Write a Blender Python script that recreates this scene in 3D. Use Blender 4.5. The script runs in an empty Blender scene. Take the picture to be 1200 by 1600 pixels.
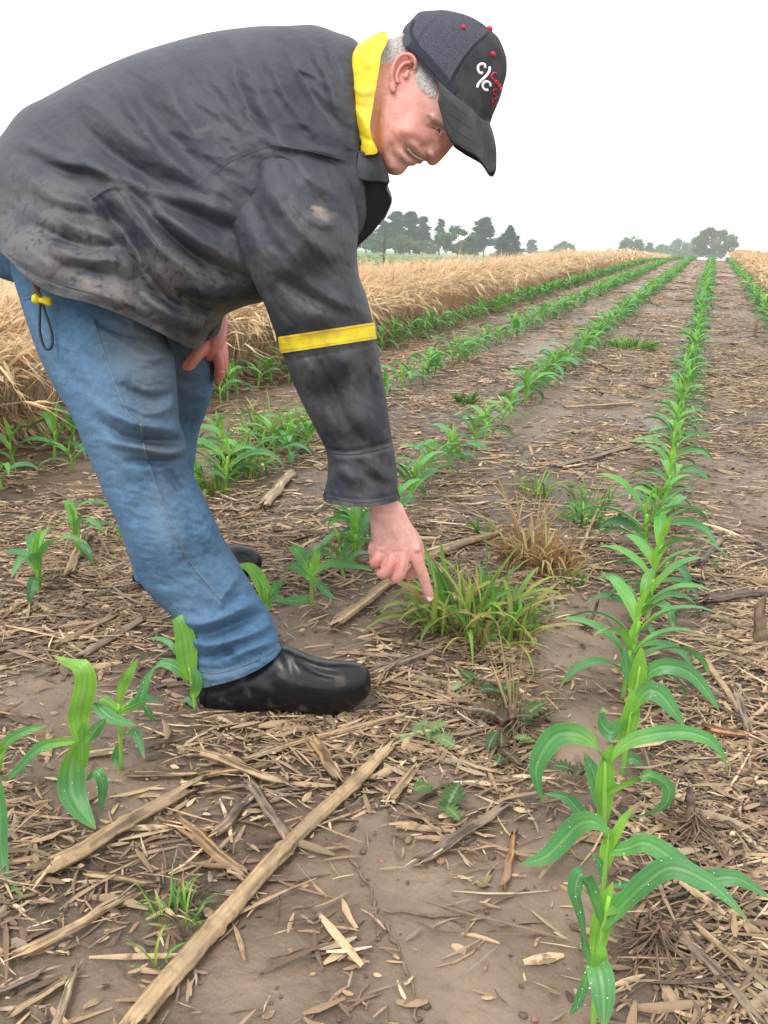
import bpy, math, random
import numpy as np
from mathutils import Vector, Matrix, Euler
from mathutils.geometry import delaunay_2d_cdt
random.seed(7); RNG = np.random.default_rng(7)
SC = bpy.context.scene
R = math.radians
# ------------------------------------------------------------------ camera
F = 1246.0; CAMH = 0.825
cam_d = bpy.data.cameras.new('camera'); cam = bpy.data.objects.new('camera', cam_d)
SC.collection.objects.link(cam); SC.camera = cam
cam_d.sensor_fit = 'VERTICAL'; cam_d.sensor_height = 24.0; cam_d.lens = F/1600*24.0
cam_d.clip_start = 0.02; cam_d.clip_end = 6000
PITCH, YAW, ROLL = R(19.45), R(20.95), R(1.6)
CM = Matrix.Rotation(YAW, 4, 'Z') @ Matrix.Rotation(R(90)-PITCH, 4, 'X') @ Matrix.Rotation(ROLL, 4, 'Z')
CM.translation = Vector((0, 0, CAMH)); cam.matrix_world = CM
SC.render.resolution_x = 768; SC.render.resolution_y = 1024
# ------------------------------------------------------------------ sky, sun, exposure
w = bpy.data.worlds.new('World'); SC.world = w; w.use_nodes = True
nt = w.node_tree; nt.nodes.clear()
sky = nt.nodes.new('ShaderNodeTexSky'); sky.sky_type = 'NISHITA'; sky.sun_disc = False
SUN_EL, SUN_AZ = R(62), R(200)
sky.sun_elevation = SUN_EL; sky.sun_rotation = SUN_AZ; sky.dust_density = 6; sky.air_density = 1.0
hs = nt.nodes.new('ShaderNodeHueSaturation'); hs.inputs['Saturation'].default_value = 0.12
mx = nt.nodes.new('ShaderNodeMix'); mx.data_type = 'RGBA'; mx.inputs[0].default_value = 0.85
mx.inputs[7].default_value = (13.0, 13.1, 13.5, 1)          # the even bright layer of cloud
bg = nt.nodes.new('ShaderNodeBackground'); bg.inputs['Strength'].default_value = 0.10
wo = nt.nodes.new('ShaderNodeOutputWorld')
nt.links.new(sky.outputs[0], hs.inputs['Color']); nt.links.new(hs.outputs[0], mx.inputs[6])
nt.links.new(mx.outputs[2], bg.inputs[0]); nt.links.new(bg.outputs[0], wo.inputs[0])
sl = bpy.data.lights.new('sun', 'SUN'); sl.energy = 1.3; sl.angle = R(25); sl.color = (1, 0.97, 0.92)
so = bpy.data.objects.new('sun', sl); SC.collection.objects.link(so)
so.rotation_euler = (R(90)-SUN_EL, 0, R(180)-SUN_AZ + R(0))
so.location = (0, -3, 8)
SC.view_settings.view_transform = 'Standard'; SC.view_settings.look = 'None'
SC.view_settings.gamma = 1; SC.view_settings.exposure = 0.58
SC.cycles.volume_bounces = 3
# ------------------------------------------------------------------ projection helpers
CR = np.array(CM.to_3x3()); CP = np.array([0, 0, CAMH])
def rays(px, py):
    px = np.asarray(px, float); py = np.asarray(py, float)
    d = np.stack([(px-600)/F, -(py-800)/F, -np.ones_like(px)], -1)
    return d @ CR.T
def at(px, py, zc):                       # pixel and camera depth -> world point
    return CP + rays(px, py)*np.asarray(zc, float)[..., None]
def at_z(px, py, z=0.0):                  # pixel on a horizontal plane
    r = rays(px, py); return CP + r*((z-CAMH)/r[..., 2])[..., None]
def at_y(px, py, Y):                      # pixel on a plane across the rows
    r = rays(px, py); return CP + r*(Y/r[..., 1])[..., None]
def proj(P):
    q = (np.asarray(P)-CP) @ CR
    zc = -q[..., 2]; zs = np.where(zc > 1e-3, zc, 1e-3)
    return 600+F*q[..., 0]/zs, 800-F*q[..., 1]/zs, zc
# ------------------------------------------------------------------ noise (numpy)
def hsh(ix, iy, s=0):
    n = (ix.astype(np.int64)*374761393 + iy.astype(np.int64)*668265263 + s*974634777) & 0x7fffffff
    n = ((n ^ (n >> 13))*1274126177) & 0x7fffffff
    return ((n ^ (n >> 16)) & 0xffff)/65535.0
def vnoise(x, y, s=0):
    ix = np.floor(x); iy = np.floor(y); fx = x-ix; fy = y-iy
    fx = fx*fx*fx*(fx*(fx*6-15)+10); fy = fy*fy*fy*(fy*(fy*6-15)+10)
    a = hsh(ix, iy, s); b = hsh(ix+1, iy, s); c = hsh(ix, iy+1, s); d = hsh(ix+1, iy+1, s)
    return (a+(b-a)*fx)*(1-fy)+(c+(d-c)*fx)*fy
def fbm(x, y, o=4, s=0, g=0.5):
    t = 0; a = 1; n = 0
    for i in range(o):
        t = t+a*(vnoise(x, y, s+i*17)-0.5)*2; n += a; a *= g
        x, y = (x*1.6-y*1.2)+3.1, (x*1.2+y*1.6)+7.7
    return t/n
def sstep(a, b, x):
    t = np.clip((x-a)/(b-a), 0, 1); return t*t*(3-2*t)
# ------------------------------------------------------------------ objects
COL = SC.collection
def tag(o, label, cat, group=None, kind=None):
    o['label'] = label
    if cat: o['category'] = cat
    if group: o['group'] = group
    if kind: o['kind'] = kind
    return o
def empty(name, loc, label=None, cat=None, group=None):
    o = bpy.data.objects.new(name, None); o.empty_display_size = 0.05; COL.objects.link(o); o.location = loc
    if label: tag(o, label, cat, group)
    return o
def mesh(name, V, Fc, mat, attrs=None, smooth=True):
    """V (n,3); Fc either (m,k) array or list of tuples"""
    me = bpy.data.meshes.new(name); V = np.asarray(V, np.float32)
    if isinstance(Fc, np.ndarray): Fc = [Fc]
    elif len(Fc) and not isinstance(Fc[0], np.ndarray): 
        me.from_pydata([tuple(v) for v in V.tolist()], [], Fc); Fc = None
    if Fc is not None:
        me.vertices.add(len(V)); me.vertices.foreach_set('co', V.ravel())
        nl = sum(f.size for f in Fc); npl = sum(len(f) for f in Fc)
        me.loops.add(nl); me.loops.foreach_set('vertex_index', np.concatenate([f.ravel() for f in Fc]).astype(np.int32))
        me.polygons.add(npl)
        st = []; o = 0
        for f in Fc: st.append(o+np.arange(len(f))*f.shape[1]); o += f.size
        me.polygons.foreach_set('loop_start', np.concatenate(st).astype(np.int32))
    if attrs:
        for k, a in attrs.items():
            at_ = me.color_attributes.new(k, 'FLOAT_COLOR', 'POINT'); a = np.asarray(a, np.float32)
            if a.ndim == 1: a = np.stack([a, a, a, np.ones_like(a)], -1)
            elif a.shape[1] == 3: a = np.concatenate([a, np.ones((len(a), 1), np.float32)], 1)
            at_.data.foreach_set('color', a.ravel())
    me.update(); me.validate()
    if smooth: me.polygons.foreach_set('use_smooth', np.ones(len(me.polygons), bool))
    for m in (mat if isinstance(mat, (list, tuple)) else [mat]): me.materials.append(m)
    return me
def root_loc(o):
    while o.parent: o = o.parent
    return np.array(o.location)
def obj(name, V, Fc, mat, parent=None, attrs=None, smooth=True, loc=None):
    """V in world coordinates; kept relative to the thing's base"""
    V = np.asarray(V, float)
    if parent is not None: off = root_loc(parent)
    else: off = np.array(loc if loc is not None else (0, 0, 0))
    me = mesh(name, V-off, Fc, mat, attrs, smooth)
    o = bpy.data.objects.new(name, me); COL.objects.link(o)
    if parent is not None: o.parent = parent
    else: o.location = off
    return o
class Geo:
    def __init__(s): s.v = []; s.f = {3: [], 4: []}; s.n = 0; s.a = []
    def add(s, V, Fc, a=None):
        V = np.asarray(V, float).reshape(-1, 3); s.v.append(V)
        for f in (Fc if isinstance(Fc, list) else [Fc]):
            f = np.asarray(f); s.f[f.shape[1]].append(f+s.n)
        if a is not None:
            a = np.asarray(a, float)
            s.a.append(np.tile(a, (len(V), 1)) if a.ndim == 1 and a.size == 3 and len(V) != 3 else a)
        s.n += len(V)
    def build(s, name, mat, parent=None, smooth=True, loc=None):
        Fc = [np.concatenate(x) for x in s.f.values() if x]
        at_ = {'tint': np.concatenate(s.a)} if s.a else None
        return obj(name, np.concatenate(s.v), Fc, mat, parent, at_, smooth, loc)
def ring_faces(n, m, closed=True, cap=False):
    """n rings of m points"""
    i = np.arange(n-1)[:, None]*m; j = np.arange(m if closed else m-1)[None, :]
    j2 = (j+1) % m
    return np.stack([i+j, i+j2, i+m+j2, i+m+j], -1).reshape(-1, 4)
def ribbons(C, W, S):
    """C centres (N,K,3), W half widths (N,K), S side unit (N,K,3) or (N,1,3) -> V, F"""
    N, K = C.shape[:2]
    V = np.stack([C-S*W[..., None], C+S*W[..., None]], 2).reshape(-1, 3)
    b = (np.arange(N)[:, None]*K+np.arange(K-1)[None])*2
    Fc = np.stack([b, b+1, b+3, b+2], -1).reshape(-1, 4)
    return V, Fc
def catmull(P, step=None, n=None, closed=False):
    P = np.asarray(P, float)
    if closed: Q = np.concatenate([P[-1:], P, P[:2]])
    else: Q = np.concatenate([2*P[:1]-P[1:2], P, 2*P[-1:]-P[-2:-1]])
    out = []; segs = len(P) if closed else len(P)-1
    for i in range(segs):
        a, b, c, d = Q[i:i+4]
        k = n if n else max(2, int(np.linalg.norm((c-b)[:2])/step)+1)
        t = np.linspace(0, 1, k, endpoint=False)[:, None]
        out.append(0.5*((2*b)+(c-a)*t+(2*a-5*b+4*c-d)*t*t+(3*b-a-3*c+d)*t**3))
    out = np.concatenate(out)
    if not closed: out = np.concatenate([out, P[-1:]])
    return out
def tube(P, rad, m=8, flat=1.0, up=None, cap=True, wob=0, seed=0):
    """P (n,3), rad (n,) -> V,F list; rounded ends when cap"""
    P = np.asarray(P, float); n = len(P); rad = np.broadcast_to(np.asarray(rad, float), (n,)).copy()
    T = np.gradient(P, axis=0); T /= np.linalg.norm(T, axis=1)[:, None]+1e-9
    u = np.array(up if up is not None else (0, 0, 1.0)); 
    if abs(T[0]@u) > .95: u = np.array((1., .2, 0))
    A = np.cross(T, u); A /= np.linalg.norm(A, axis=1)[:, None]+1e-9
    B = np.cross(A, T)
    th = np.linspace(0, 2*np.pi, m, endpoint=False)
    rr = rad[:, None]*np.ones(m)[None]
    if wob:
        rg = np.random.default_rng(seed); rr = rr*(1+wob*rg.normal(size=m)[None]+wob*.5*rg.normal(size=(n, m)))
    V = P[:, None]+A[:, None]*(rr*np.cos(th))[..., None]+B[:, None]*(rr*flat*np.sin(th))[..., None]
    V = V.reshape(-1, 3); Fc = [ring_faces(n, m)]
    if cap:
        V = np.concatenate([V, P[:1]-T[:1]*rad[0]*.3, P[-1:]+T[-1:]*rad[-1]*.3]); j = np.arange(m); j2 = (j+1) % m
        Fc.append(np.stack([j2, j, np.full(m, n*m)], -1)); Fc.append(np.stack([(n-1)*m+j, (n-1)*m+j2, np.full(m, n*m+1)], -1))
    return V, Fc
def ball(c, r, n=8, m=12, sc=(1, 1, 1), axes=None):
    ph = np.linspace(0, np.pi, n+1)[1:-1]; th = np.linspace(0, 2*np.pi, m, endpoint=False)
    V = np.stack([np.sin(ph)[:, None]*np.cos(th), np.sin(ph)[:, None]*np.sin(th), np.cos(ph)[:, None]*np.ones(m)], -1).reshape(-1, 3)
    V = np.concatenate([V, [[0, 0, 1], [0, 0, -1]]]); V = V*np.array(sc)*r
    if axes is not None: V = V@np.array(axes)
    j = np.arange(m); j2 = (j+1) % m; k = (n-1)*m
    return V+np.array(c), [ring_faces(n-1, m), np.stack([j2, j, np.full(m, k)], -1), np.stack([(n-2)*m+j, (n-2)*m+j2, np.full(m, k+1)], -1)]
# ------------------------------------------------------------------ materials
def mat(name, col, rough=0.7, spec=0.3, nodes=None, col2=None, nscale=8, ndist=0.0, bump=0, bscale=60, tint=False, transl=0, coat=0, sheen=0, detail=5, contrast=(.35, .65), stretch=None):
    m = bpy.data.materials.new(name); m.use_nodes = True; t = m.node_tree; b = t.nodes['Principled BSDF']
    b.inputs['Roughness'].default_value = rough; b.inputs['Specular IOR Level'].default_value = spec
    if coat: b.inputs['Coat Weight'].default_value = coat; b.inputs['Coat Roughness'].default_value = .2
    if sheen: b.inputs['Sheen Weight'].default_value = sheen
    tc = t.nodes.new('ShaderNodeTexCoord'); co = tc.outputs['Object']
    if stretch:
        mp = t.nodes.new('ShaderNodeMapping'); mp.inputs['Scale'].default_value = stretch
        t.links.new(co, mp.inputs[0]); co = mp.outputs[0]
    c = t.nodes.new('ShaderNodeRGB'); c.outputs[0].default_value = (*col, 1); out = c.outputs[0]
    def noise(sc, det=detail, dist=ndist):
        n = t.nodes.new('ShaderNodeTexNoise'); n.inputs['Scale'].default_value = sc; n.inputs['Detail'].default_value = det
        n.inputs['Distortion'].default_value = dist; t.links.new(co, n.inputs['Vector']); return n.outputs['Fac']
    def ramp(f, a, bb):
        r = t.nodes.new('ShaderNodeMapRange'); r.inputs['From Min'].default_value = a; r.inputs['From Max'].default_value = bb
        r.interpolation_type = 'SMOOTHSTEP'; t.links.new(f, r.inputs['Value']); return r.outputs[0]
    def mix(f, a, bb, mode='MIX'):
        x = t.nodes.new('ShaderNodeMix'); x.data_type = 'RGBA'; x.blend_type = mode
        if hasattr(f, 'is_linked') or hasattr(f, 'links'): t.links.new(f, x.inputs[0])
        else: x.inputs[0].default_value = f
        for s, i in ((a, 6), (bb, 7)):
            if isinstance(s, tuple): x.inputs[i].default_value = (*s, 1)
            else: t.links.new(s, x.inputs[i])
        return x.outputs[2]
    def attr(n):
        a = t.nodes.new('ShaderNodeAttribute'); a.attribute_name = n; return a.outputs['Color']
    def math_(op, a, bb):
        x = t.nodes.new('ShaderNodeMath'); x.operation = op
        for s, i in ((a, 0), (bb, 1)):
            if isinstance(s, (int, float)): x.inputs[i].default_value = s
            else: t.links.new(s, x.inputs[i])
        return x.outputs[0]
    if tint: out = attr('tint')
    if col2 is not None: out = mix(ramp(noise(nscale), *contrast), out, col2)
    if nodes: out = nodes(dict(t=t, b=b, co=co, noise=noise, ramp=ramp, mix=mix, attr=attr, math=math_, out=out)) or out
    t.links.new(out, b.inputs['Base Color'])
    if bump:
        bp = t.nodes.new('ShaderNodeBump'); bp.inputs['Strength'].default_value = 1.0; bp.inputs['Distance'].default_value = bump
        t.links.new(noise(bscale), bp.inputs['Height']); t.links.new(bp.outputs[0], b.inputs['Normal'])
    if transl:
        tr = t.nodes.new('ShaderNodeBsdfTranslucent'); ms = t.nodes.new('ShaderNodeMixShader'); ms.inputs[0].default_value = transl
        t.links.new(out, tr.inputs[0]); t.links.new(b.outputs[0], ms.inputs[1]); t.links.new(tr.outputs[0], ms.inputs[2])
        t.links.new(ms.outputs[0], t.nodes['Material Output'].inputs[0])
    return m
# ------------------------------------------------------------------ field layout
H = CAMH
ROWX = dict(main=-0.035, a=-0.79, b=-1.47, c=-2.14, right=0.655)
WHEAT_L, WHEAT_R, STRIP_END = -2.46, 0.98, -7.2
# ------------------------------------------------------------------ ground
def bare(x, y):
    """1 where the soil lies open, 0 where residue covers it"""
    b = sstep(.02, .38, fbm(x*1.6+9, y*1.3+4, 3, 5))*.6
    for (px, py, rx, ry, s) in BARE:
        c = at_z(float(px), float(py)); b = np.maximum(b, s*np.exp(-(((x-c[0])/rx)**2+((y-c[1])/ry)**2)**1.5))
    return np.clip(b, 0, 1)
BARE = [(620, 1400, .20, .14, 1), (760, 1560, .20, .12, 1), (420, 1530, .10, .08, .95), (860, 1400, .13, .18, 1), (900, 1000, .13, .32, 1), (910, 1150, .11, .2, 1),
        (60, 1090, .26, .13, .9), (110, 1545, .14, .06, .7), (640, 1130, .12, .06, .5), (180, 1230, .2, .09, .85), (560, 1290, .1, .07, .8), (700, 1230, .12, .07, .7), (1085, 1000, .07, .3, .5), (540, 830, .25, .2, .6)]
def gh(x, y):
    near = 1/(1+(np.maximum(y, 0)/14)**2)
    yc = np.clip(37+np.minimum(x+1.6, 0)*11, 8, 37); q = (y-yc)/2.5; drop = -.0225*2.5*np.logaddexp(0, np.clip(q, -60, 800))   # the field crests and falls away
    h = .012*fbm(x*3.1, y*3.1, 3, 11)*near+.006*fbm(x*13, y*13, 4, 21)*near
    h = h*(1-.55*bare(x, y))
    for c in ((-.68, 1.12), (-.56, 1.14), (-.45, 1.16), (-1.12, 1.5), (-1.0, 1.58)): h = h*(1-.8*np.exp(-(((x-c[0])/.14)**2+((y-c[1])/.12)**2)))
    return h+drop-.07*np.clip(-x-2.6, 0, 14)*sstep(0, 1.2, -x-2.6)
SHOES = [(at_z(345., 1095.)[:2], at_z(545., 1090.)[:2]), (at_z(240., 918.)[:2], at_z(385., 890.)[:2])]
def graded(lo, hi, a, b, d, g=1.06):
    v = list(np.arange(a, b, d)); s = d; x = b
    while x < hi: v.append(x); s *= g; x += s
    v.append(hi); s = d; x = a-d
    while x > lo: v.insert(0, x); s *= g; x -= s
    v.insert(0, lo); return np.array(v)
gx = graded(-900, 700, -2.4, 1.3, .014, 1.07); gy = graded(-60, 1050, .35, 4.2, .014, 1.06)
X, Y = np.meshgrid(gx, gy); X = X.ravel(); Y = Y.ravel()
Z = gh(X, Y)+np.where((Y < 5) & (np.abs(X) < 3.5), .0045*fbm(X*34, Y*34, 3, 31)+.0075*np.maximum(np.abs(fbm(X*27, Y*27, 3, 41))-.18, 0), 0)
def groundnodes(k):
    t = k['t']; mix = k['mix']; ramp = k['ramp']; noise = k['noise']
    sp = t.nodes.new('ShaderNodeSeparateXYZ'); t.links.new(k['co'], sp.inputs[0]); x, y = sp.outputs[0], sp.outputs[1]
    soil = mix(ramp(noise(3.5), .35, .65), (.125, .088, .060), (.085, .059, .041))
    soil = mix(ramp(noise(38), .42, .66), soil, (.07, .049, .035))
    bare_ = k['attr']('tint')
    sb = t.nodes.new('ShaderNodeSeparateColor'); t.links.new(bare_, sb.inputs[0])
    soil = mix(sb.outputs[0], soil, mix(ramp(noise(5), .3, .7), (.25, .182, .128), (.162, .114, .078)))
    soil = mix(k['math']('MULTIPLY', ramp(noise(26), .60, .72), .5), soil, (.10, .07, .05))
    soil = mix(k['math']('MULTIPLY', ramp(noise(1.3), .56, .68), .22), soil, (.12, .13, .05))
    # straw-covered ground farther off, where single pieces can no longer be told apart
    far = ramp(y, 7, 22)
    res = mix(ramp(noise(14), .38, .62), (.36, .255, .185), (.19, .13, .092))
    soil = mix(far, soil, res)
    inwheat = k['math']('MULTIPLY', k['math']('LESS_THAN', x, WHEAT_L-.05), k['math']('GREATER_THAN', x, STRIP_END-.4))
    inwheat = k['math']('MAXIMUM', inwheat, k['math']('MULTIPLY', k['math']('GREATER_THAN', x, WHEAT_R+.05), k['math']('LESS_THAN', x, 12.0)))
    g1 = mix(ramp(noise(.08), .4, .6), (.10, .20, .045), (.15, .24, .07))
    g1 = mix(ramp(noise(2.0), .4, .6), g1, (.07, .15, .03))
    isg = k['math']('LESS_THAN', x, STRIP_END-.4)
    out = mix(inwheat, soil, mix(ramp(noise(9), .4, .6), (.40, .28, .15), (.22, .15, .08)))
    out = mix(isg, out, g1)
    out = mix(k['math']('GREATER_THAN', x, 12.0), out, g1)
    rr = t.nodes.new('ShaderNodeMapRange'); rr.inputs['From Min'].default_value = .35; rr.inputs['From Max'].default_value = .65
    rr.inputs['To Min'].default_value = .28; rr.inputs['To Max'].default_value = .72
    t.links.new(noise(2.2), rr.inputs['Value']); t.links.new(rr.outputs[0], k['b'].inputs['Roughness'])
    return out
M_ground = mat('soil', (.2, .15, .1), rough=.6, spec=.35, nodes=groundnodes, bump=.006, bscale=70, detail=9)
o = obj('ground', np.stack([X, Y, Z], 1), ring_faces(len(gy), len(gx), closed=False), M_ground, attrs={'tint': bare(X, Y)})
tag(o, 'wet brown field soil with crop residue running to the horizon', None, kind='structure')
def G(px, py): return at_z(float(px), float(py))
def gz(x, y): return float(gh(np.array([x]), np.array([y]))[0])
# ------------------------------------------------------------------ straw residue (nobody could count it)
M_res = mat('residue', (.4, .3, .2), rough=.62, spec=.3, tint=True, col2=(.17, .115, .075), nscale=55, contrast=(.5, .72), bump=.0015, bscale=260, transl=0)
def straw_cols(n, rg, dark=.35):
    pal = np.array([(.56, .415, .24), (.48, .345, .20), (.41, .285, .165), (.32, .22, .135), (.66, .52, .33), (.22, .15, .10), (.13, .092, .066), (.36, .29, .20)])
    p = np.array([.14, .17, .16, .15, .07, .14, .13, .07]); i = rg.choice(len(pal), n, p=p/p.sum())
    return pal[i]*rg.uniform(.45, 1.05, (n, 1))*np.array((1, .97, .97))
def scatter(n, xr, yr, ymode, lscale, seed, keep=None):
    rg = np.random.default_rng(seed)
    u = rg.random(n*3); y = yr[0]*(yr[1]/yr[0])**u if ymode == 'log' else yr[0]+(yr[1]-yr[0])*u
    x = rg.uniform(*xr, n*3); d = 1-bare(x, y)
    cl = sstep(-.35, .35, fbm(x*2.6, y*2.6, 3, 77))*.8+.2
    k = rg.random(n*3) < (.035+.965*d**1.3)*cl
    px, py, zc = proj(np.stack([x, y, 0*x], 1)); k &= (px > -420) & (px < 1620) & (py < 2000)
    for c0, c1 in SHOES:
        ab = c1-c0; tt = np.clip(((x-c0[0])*ab[0]+(y-c0[1])*ab[1])/(ab@ab), 0, 1); k &= np.hypot(x-c0[0]-tt*ab[0], y-c0[1]-tt*ab[1]) > .052
    x, y = x[k][:n], y[k][:n]; n = len(x)
    L = np.exp(rg.normal(0, .72, n))*lscale*.026; L = np.clip(L, .006, .24*lscale)
    W = np.clip(np.exp(rg.normal(0, .5, n))*.0021*lscale**.7, .0007, .011)
    big = rg.random(n) < .035; L[big] = rg.uniform(.04, .13, big.sum())*lscale; W[big] = rg.uniform(.003, .0065, big.sum())*lscale**.5
    W = np.minimum(W, L*.3)
    a = np.where(rg.random(n) < .55, rg.normal(.45, .55, n), rg.uniform(0, np.pi, n))
    K = 4; t = np.linspace(-.5, .5, K)
    bend = rg.normal(0, .10, n)
    cx = x[:, None]+L[:, None]*(t*np.cos(a)[:, None]-bend[:, None]*(t*t*4)*np.sin(a)[:, None]*.5)
    cy = y[:, None]+L[:, None]*(t*np.sin(a)[:, None]+bend[:, None]*(t*t*4)*np.cos(a)[:, None]*.5)
    lift = np.abs(rg.normal(0, .0035, n)); tilt = rg.normal(0, .08, n)
    cz = gh(cx, cy)+.0025+lift[:, None]+np.abs(tilt)[:, None]*L[:, None]*(t*np.sign(tilt)[:, None]+.5)
    C = np.stack([cx, cy, cz], -1)
    roll = rg.normal(0, .45, n)
    S = np.stack([-np.sin(a)*np.cos(roll), np.cos(a)*np.cos(roll), np.sin(roll)], -1)[:, None]
    Wk = W[:, None]*np.array([.45, 1, .9, .35])*(1+rg.normal(0, .15, (n, K)))
    # three-rail ribbon with a raised middle, so each piece has thickness
    up = np.cross(np.stack([np.cos(a), np.sin(a), 0*a], -1), S[:, 0]); up *= np.sign(up[:, 2:3])+1e-9
    up = np.broadcast_to(up[:, None], C.shape)
    A_ = C-S*Wk[..., None]; B_ = C+up*(Wk*.75)[..., None]; D_ = C+S*Wk[..., None]
    V = np.stack([A_, B_, D_], 2).reshape(-1, 3)
    b = (np.arange(n)[:, None]*K+np.arange(K-1)[None])*3
    Fc = np.concatenate([np.stack([b, b+1, b+4, b+3], -1).reshape(-1, 4), np.stack([b+1, b+2, b+5, b+4], -1).reshape(-1, 4)])
    T = np.repeat(straw_cols(n, rg), K*3, 0)
    return V, Fc, T
g = Geo()
for args in [(44000, (-1.9, 1.1), (.45, 2.2), 'lin', .82, 1), (42000, (-3.6, 2.4), (1.4, 5.5), 'lin', 1.05, 2), (52000, (-3.6, 3.4), (4.5, 14), 'log', 1.35, 3), (18000, (-3.2, 1.6), (12, 50), 'log', 3.0, 4)]:
    V, Fc, T = scatter(*args); g.add(V, Fc, T)
o = g.build('straw_residue', M_res, loc=(0, 2, 0), smooth=False); tag(o, 'chopped tan straw and leaf litter strewn over the soil', None, kind='stuff')
# small crumbs of earth and chaff grains
g = Geo(); rg = np.random.default_rng(5)
n = 5200; x = rg.uniform(-1.7, .9, n); y = rg.uniform(.45, 3.2, n)
for i in range(n):
    r = min(.0065, .0022*math.exp(rg.normal(0, .55)))
    V, Fc = ball((x[i], y[i], gz(x[i], y[i])+r*.3), r, 4, 6, (rg.uniform(.8, 1.4), rg.uniform(.7, 1.2), .6))
    V = V+rg.normal(0, r*.13, V.shape)
    c = (.13, .09, .065) if rg.random() < .86 else (.30, .17, .11)
    g.add(V, Fc, np.tile(c, (len(V), 1)))
o = g.build('soil_crumbs', mat('crumb', (.14, .1, .07), rough=.75, tint=True, bump=.001, bscale=300), loc=(0, 1.5, 0)); tag(o, 'small dark crumbs of earth and chaff scattered on the mud', None, kind='stuff')
# ------------------------------------------------------------------ broken corn stalks
def stalknodes(k):
    return k['mix'](k['math']('MULTIPLY', k['ramp'](k['noise'](55), .52, .72), .55), k['mix'](k['math']('MULTIPLY', k['ramp'](k['noise'](18), .45, .7), .8), k['out'], (.27, .20, .13)), (.15, .10, .065))
def stalkmat(nm, c): return mat(nm, c, rough=.55, spec=.3, nodes=stalknodes, tint=True, bump=.0012, bscale=240, detail=6)
ST_COL = dict(tan=(.47, .325, .18), pale=(.56, .42, .26), grey=(.28, .205, .15), dark=(.15, .10, .08), rust=(.42, .21, .10), orange=(.44, .27, .135))
M_st = {k: stalkmat('stalk_'+k, v) for k, v in ST_COL.items()}
def stalk(pts, wpx, mk, label, nodes=0, lift=0.0, flat=.75, seed=0, end_lift=0.0, group='broken corn stalks lying on the soil'):
    rg = np.random.default_rng(seed+100)
    P = np.array([G(*p) for p in pts]); px, py, zc = proj(P); r = wpx/2*zc.mean()/F
    C = catmull(P, n=max(3, int(14/len(P)))) if len(P) > 2 else P[0]+(P[1]-P[0])*np.linspace(0, 1, 12)[:, None]
    s = np.r_[0, np.cumsum(np.linalg.norm(np.diff(C, axis=0), axis=1))]; L = s[-1]
    n = max(12, int(L/.006)); u = np.linspace(0, L, n); C = np.stack([np.interp(u, s, C[:, i]) for i in range(3)], 1)
    side = np.array([-(C[-1]-C[0])[1], (C[-1]-C[0])[0], 0])/L
    C += side[None]*(np.interp(u, np.linspace(0, L, 6), rg.normal(0, r*.14, 6)))[:, None]
    C[:, 2] = gh(C[:, 0], C[:, 1])*.5+gh(C[:, 0], C[:, 1]).max()*.5+r*flat*.85+.006+lift+end_lift*np.linspace(0, 1, n)
    rad = r*(1+.05*np.interp(u, np.linspace(0, L, 15), rg.normal(0, 1, 15)))*np.linspace(1.05, .9, n)
    for q in range(nodes):
        un = L*(q+.7+rg.uniform(-.12, .12))/(nodes+.3); rad = rad*(1+.22*np.exp(-((u-un)/(r*.45))**2)-.10*np.exp(-((u-un-r*.9)/(r*.5))**2))
    root = empty('corn_stalk', (C[n//2][0], C[n//2][1], 0), label, 'corn stalk', group)
    m = 22
    V, Fc = tube(C, rad, m, flat=flat*.85, wob=.085, seed=seed)
    jag = rg.normal(0, r*1.3, m)                                        # torn, splintered ends
    T0 = C[1]-C[0]; T0 /= np.linalg.norm(T0)
    V[:m] += T0*jag[:, None]; V[(n-1)*m:n*m] += T0*rg.normal(0, r*1.4, m)[:, None]
    rail = rg.uniform(.45, 1.2, m); along = np.interp(u, np.linspace(0, L, 22), rg.uniform(.78, 1.12, 22)); tt = rail[None]*along[:, None]*rg.uniform(.9, 1.08, (n, m))
    for q in range(16):
        i0 = rg.integers(0, n-4); j0 = rg.integers(0, m); tt[i0:i0+rg.integers(4, 16), j0:j0+2] *= rg.uniform(.35, .7)
    for q in range(nodes): tt[np.abs(u-L*(q+.7)/(nodes+.3)) < r*1.4] *= .8
    tc = np.clip(tt, .2, 1.3).reshape(-1, 1)*np.array(ST_COL[mk]); tc = np.concatenate([tc, np.array(ST_COL[mk])[None]*.4, np.array(ST_COL[mk])[None]*.4])
    obj('rind', V, Fc, M_st[mk], root, {'tint': tc})
    if wpx > 13:
        gg = Geo()
        for q in range(4):                                              # loose splinters at both ends
            e = C[0] if q % 2 else C[-1]; d = (C[0]-C[1]) if q % 2 else (C[-1]-C[-2]); d = d/np.linalg.norm(d)
            q0 = e-d*rg.uniform(.01, .03)+side*rg.normal(0, r*.5)+np.array([0, 0, r*.4]); q1 = e+d*rg.uniform(.008, .03)+side*rg.normal(0, r*.9)
            q1[2] = max(q1[2], .003)
            V, Fc = tube(np.linspace(q0, q1, 4), np.array([1, .9, .7, .3])*r*.22, 5); obj('splinter', V, Fc, M_st['pale'], root, {'tint': np.tile(ST_COL['pale'], (len(V), 1))})
    return root
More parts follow.
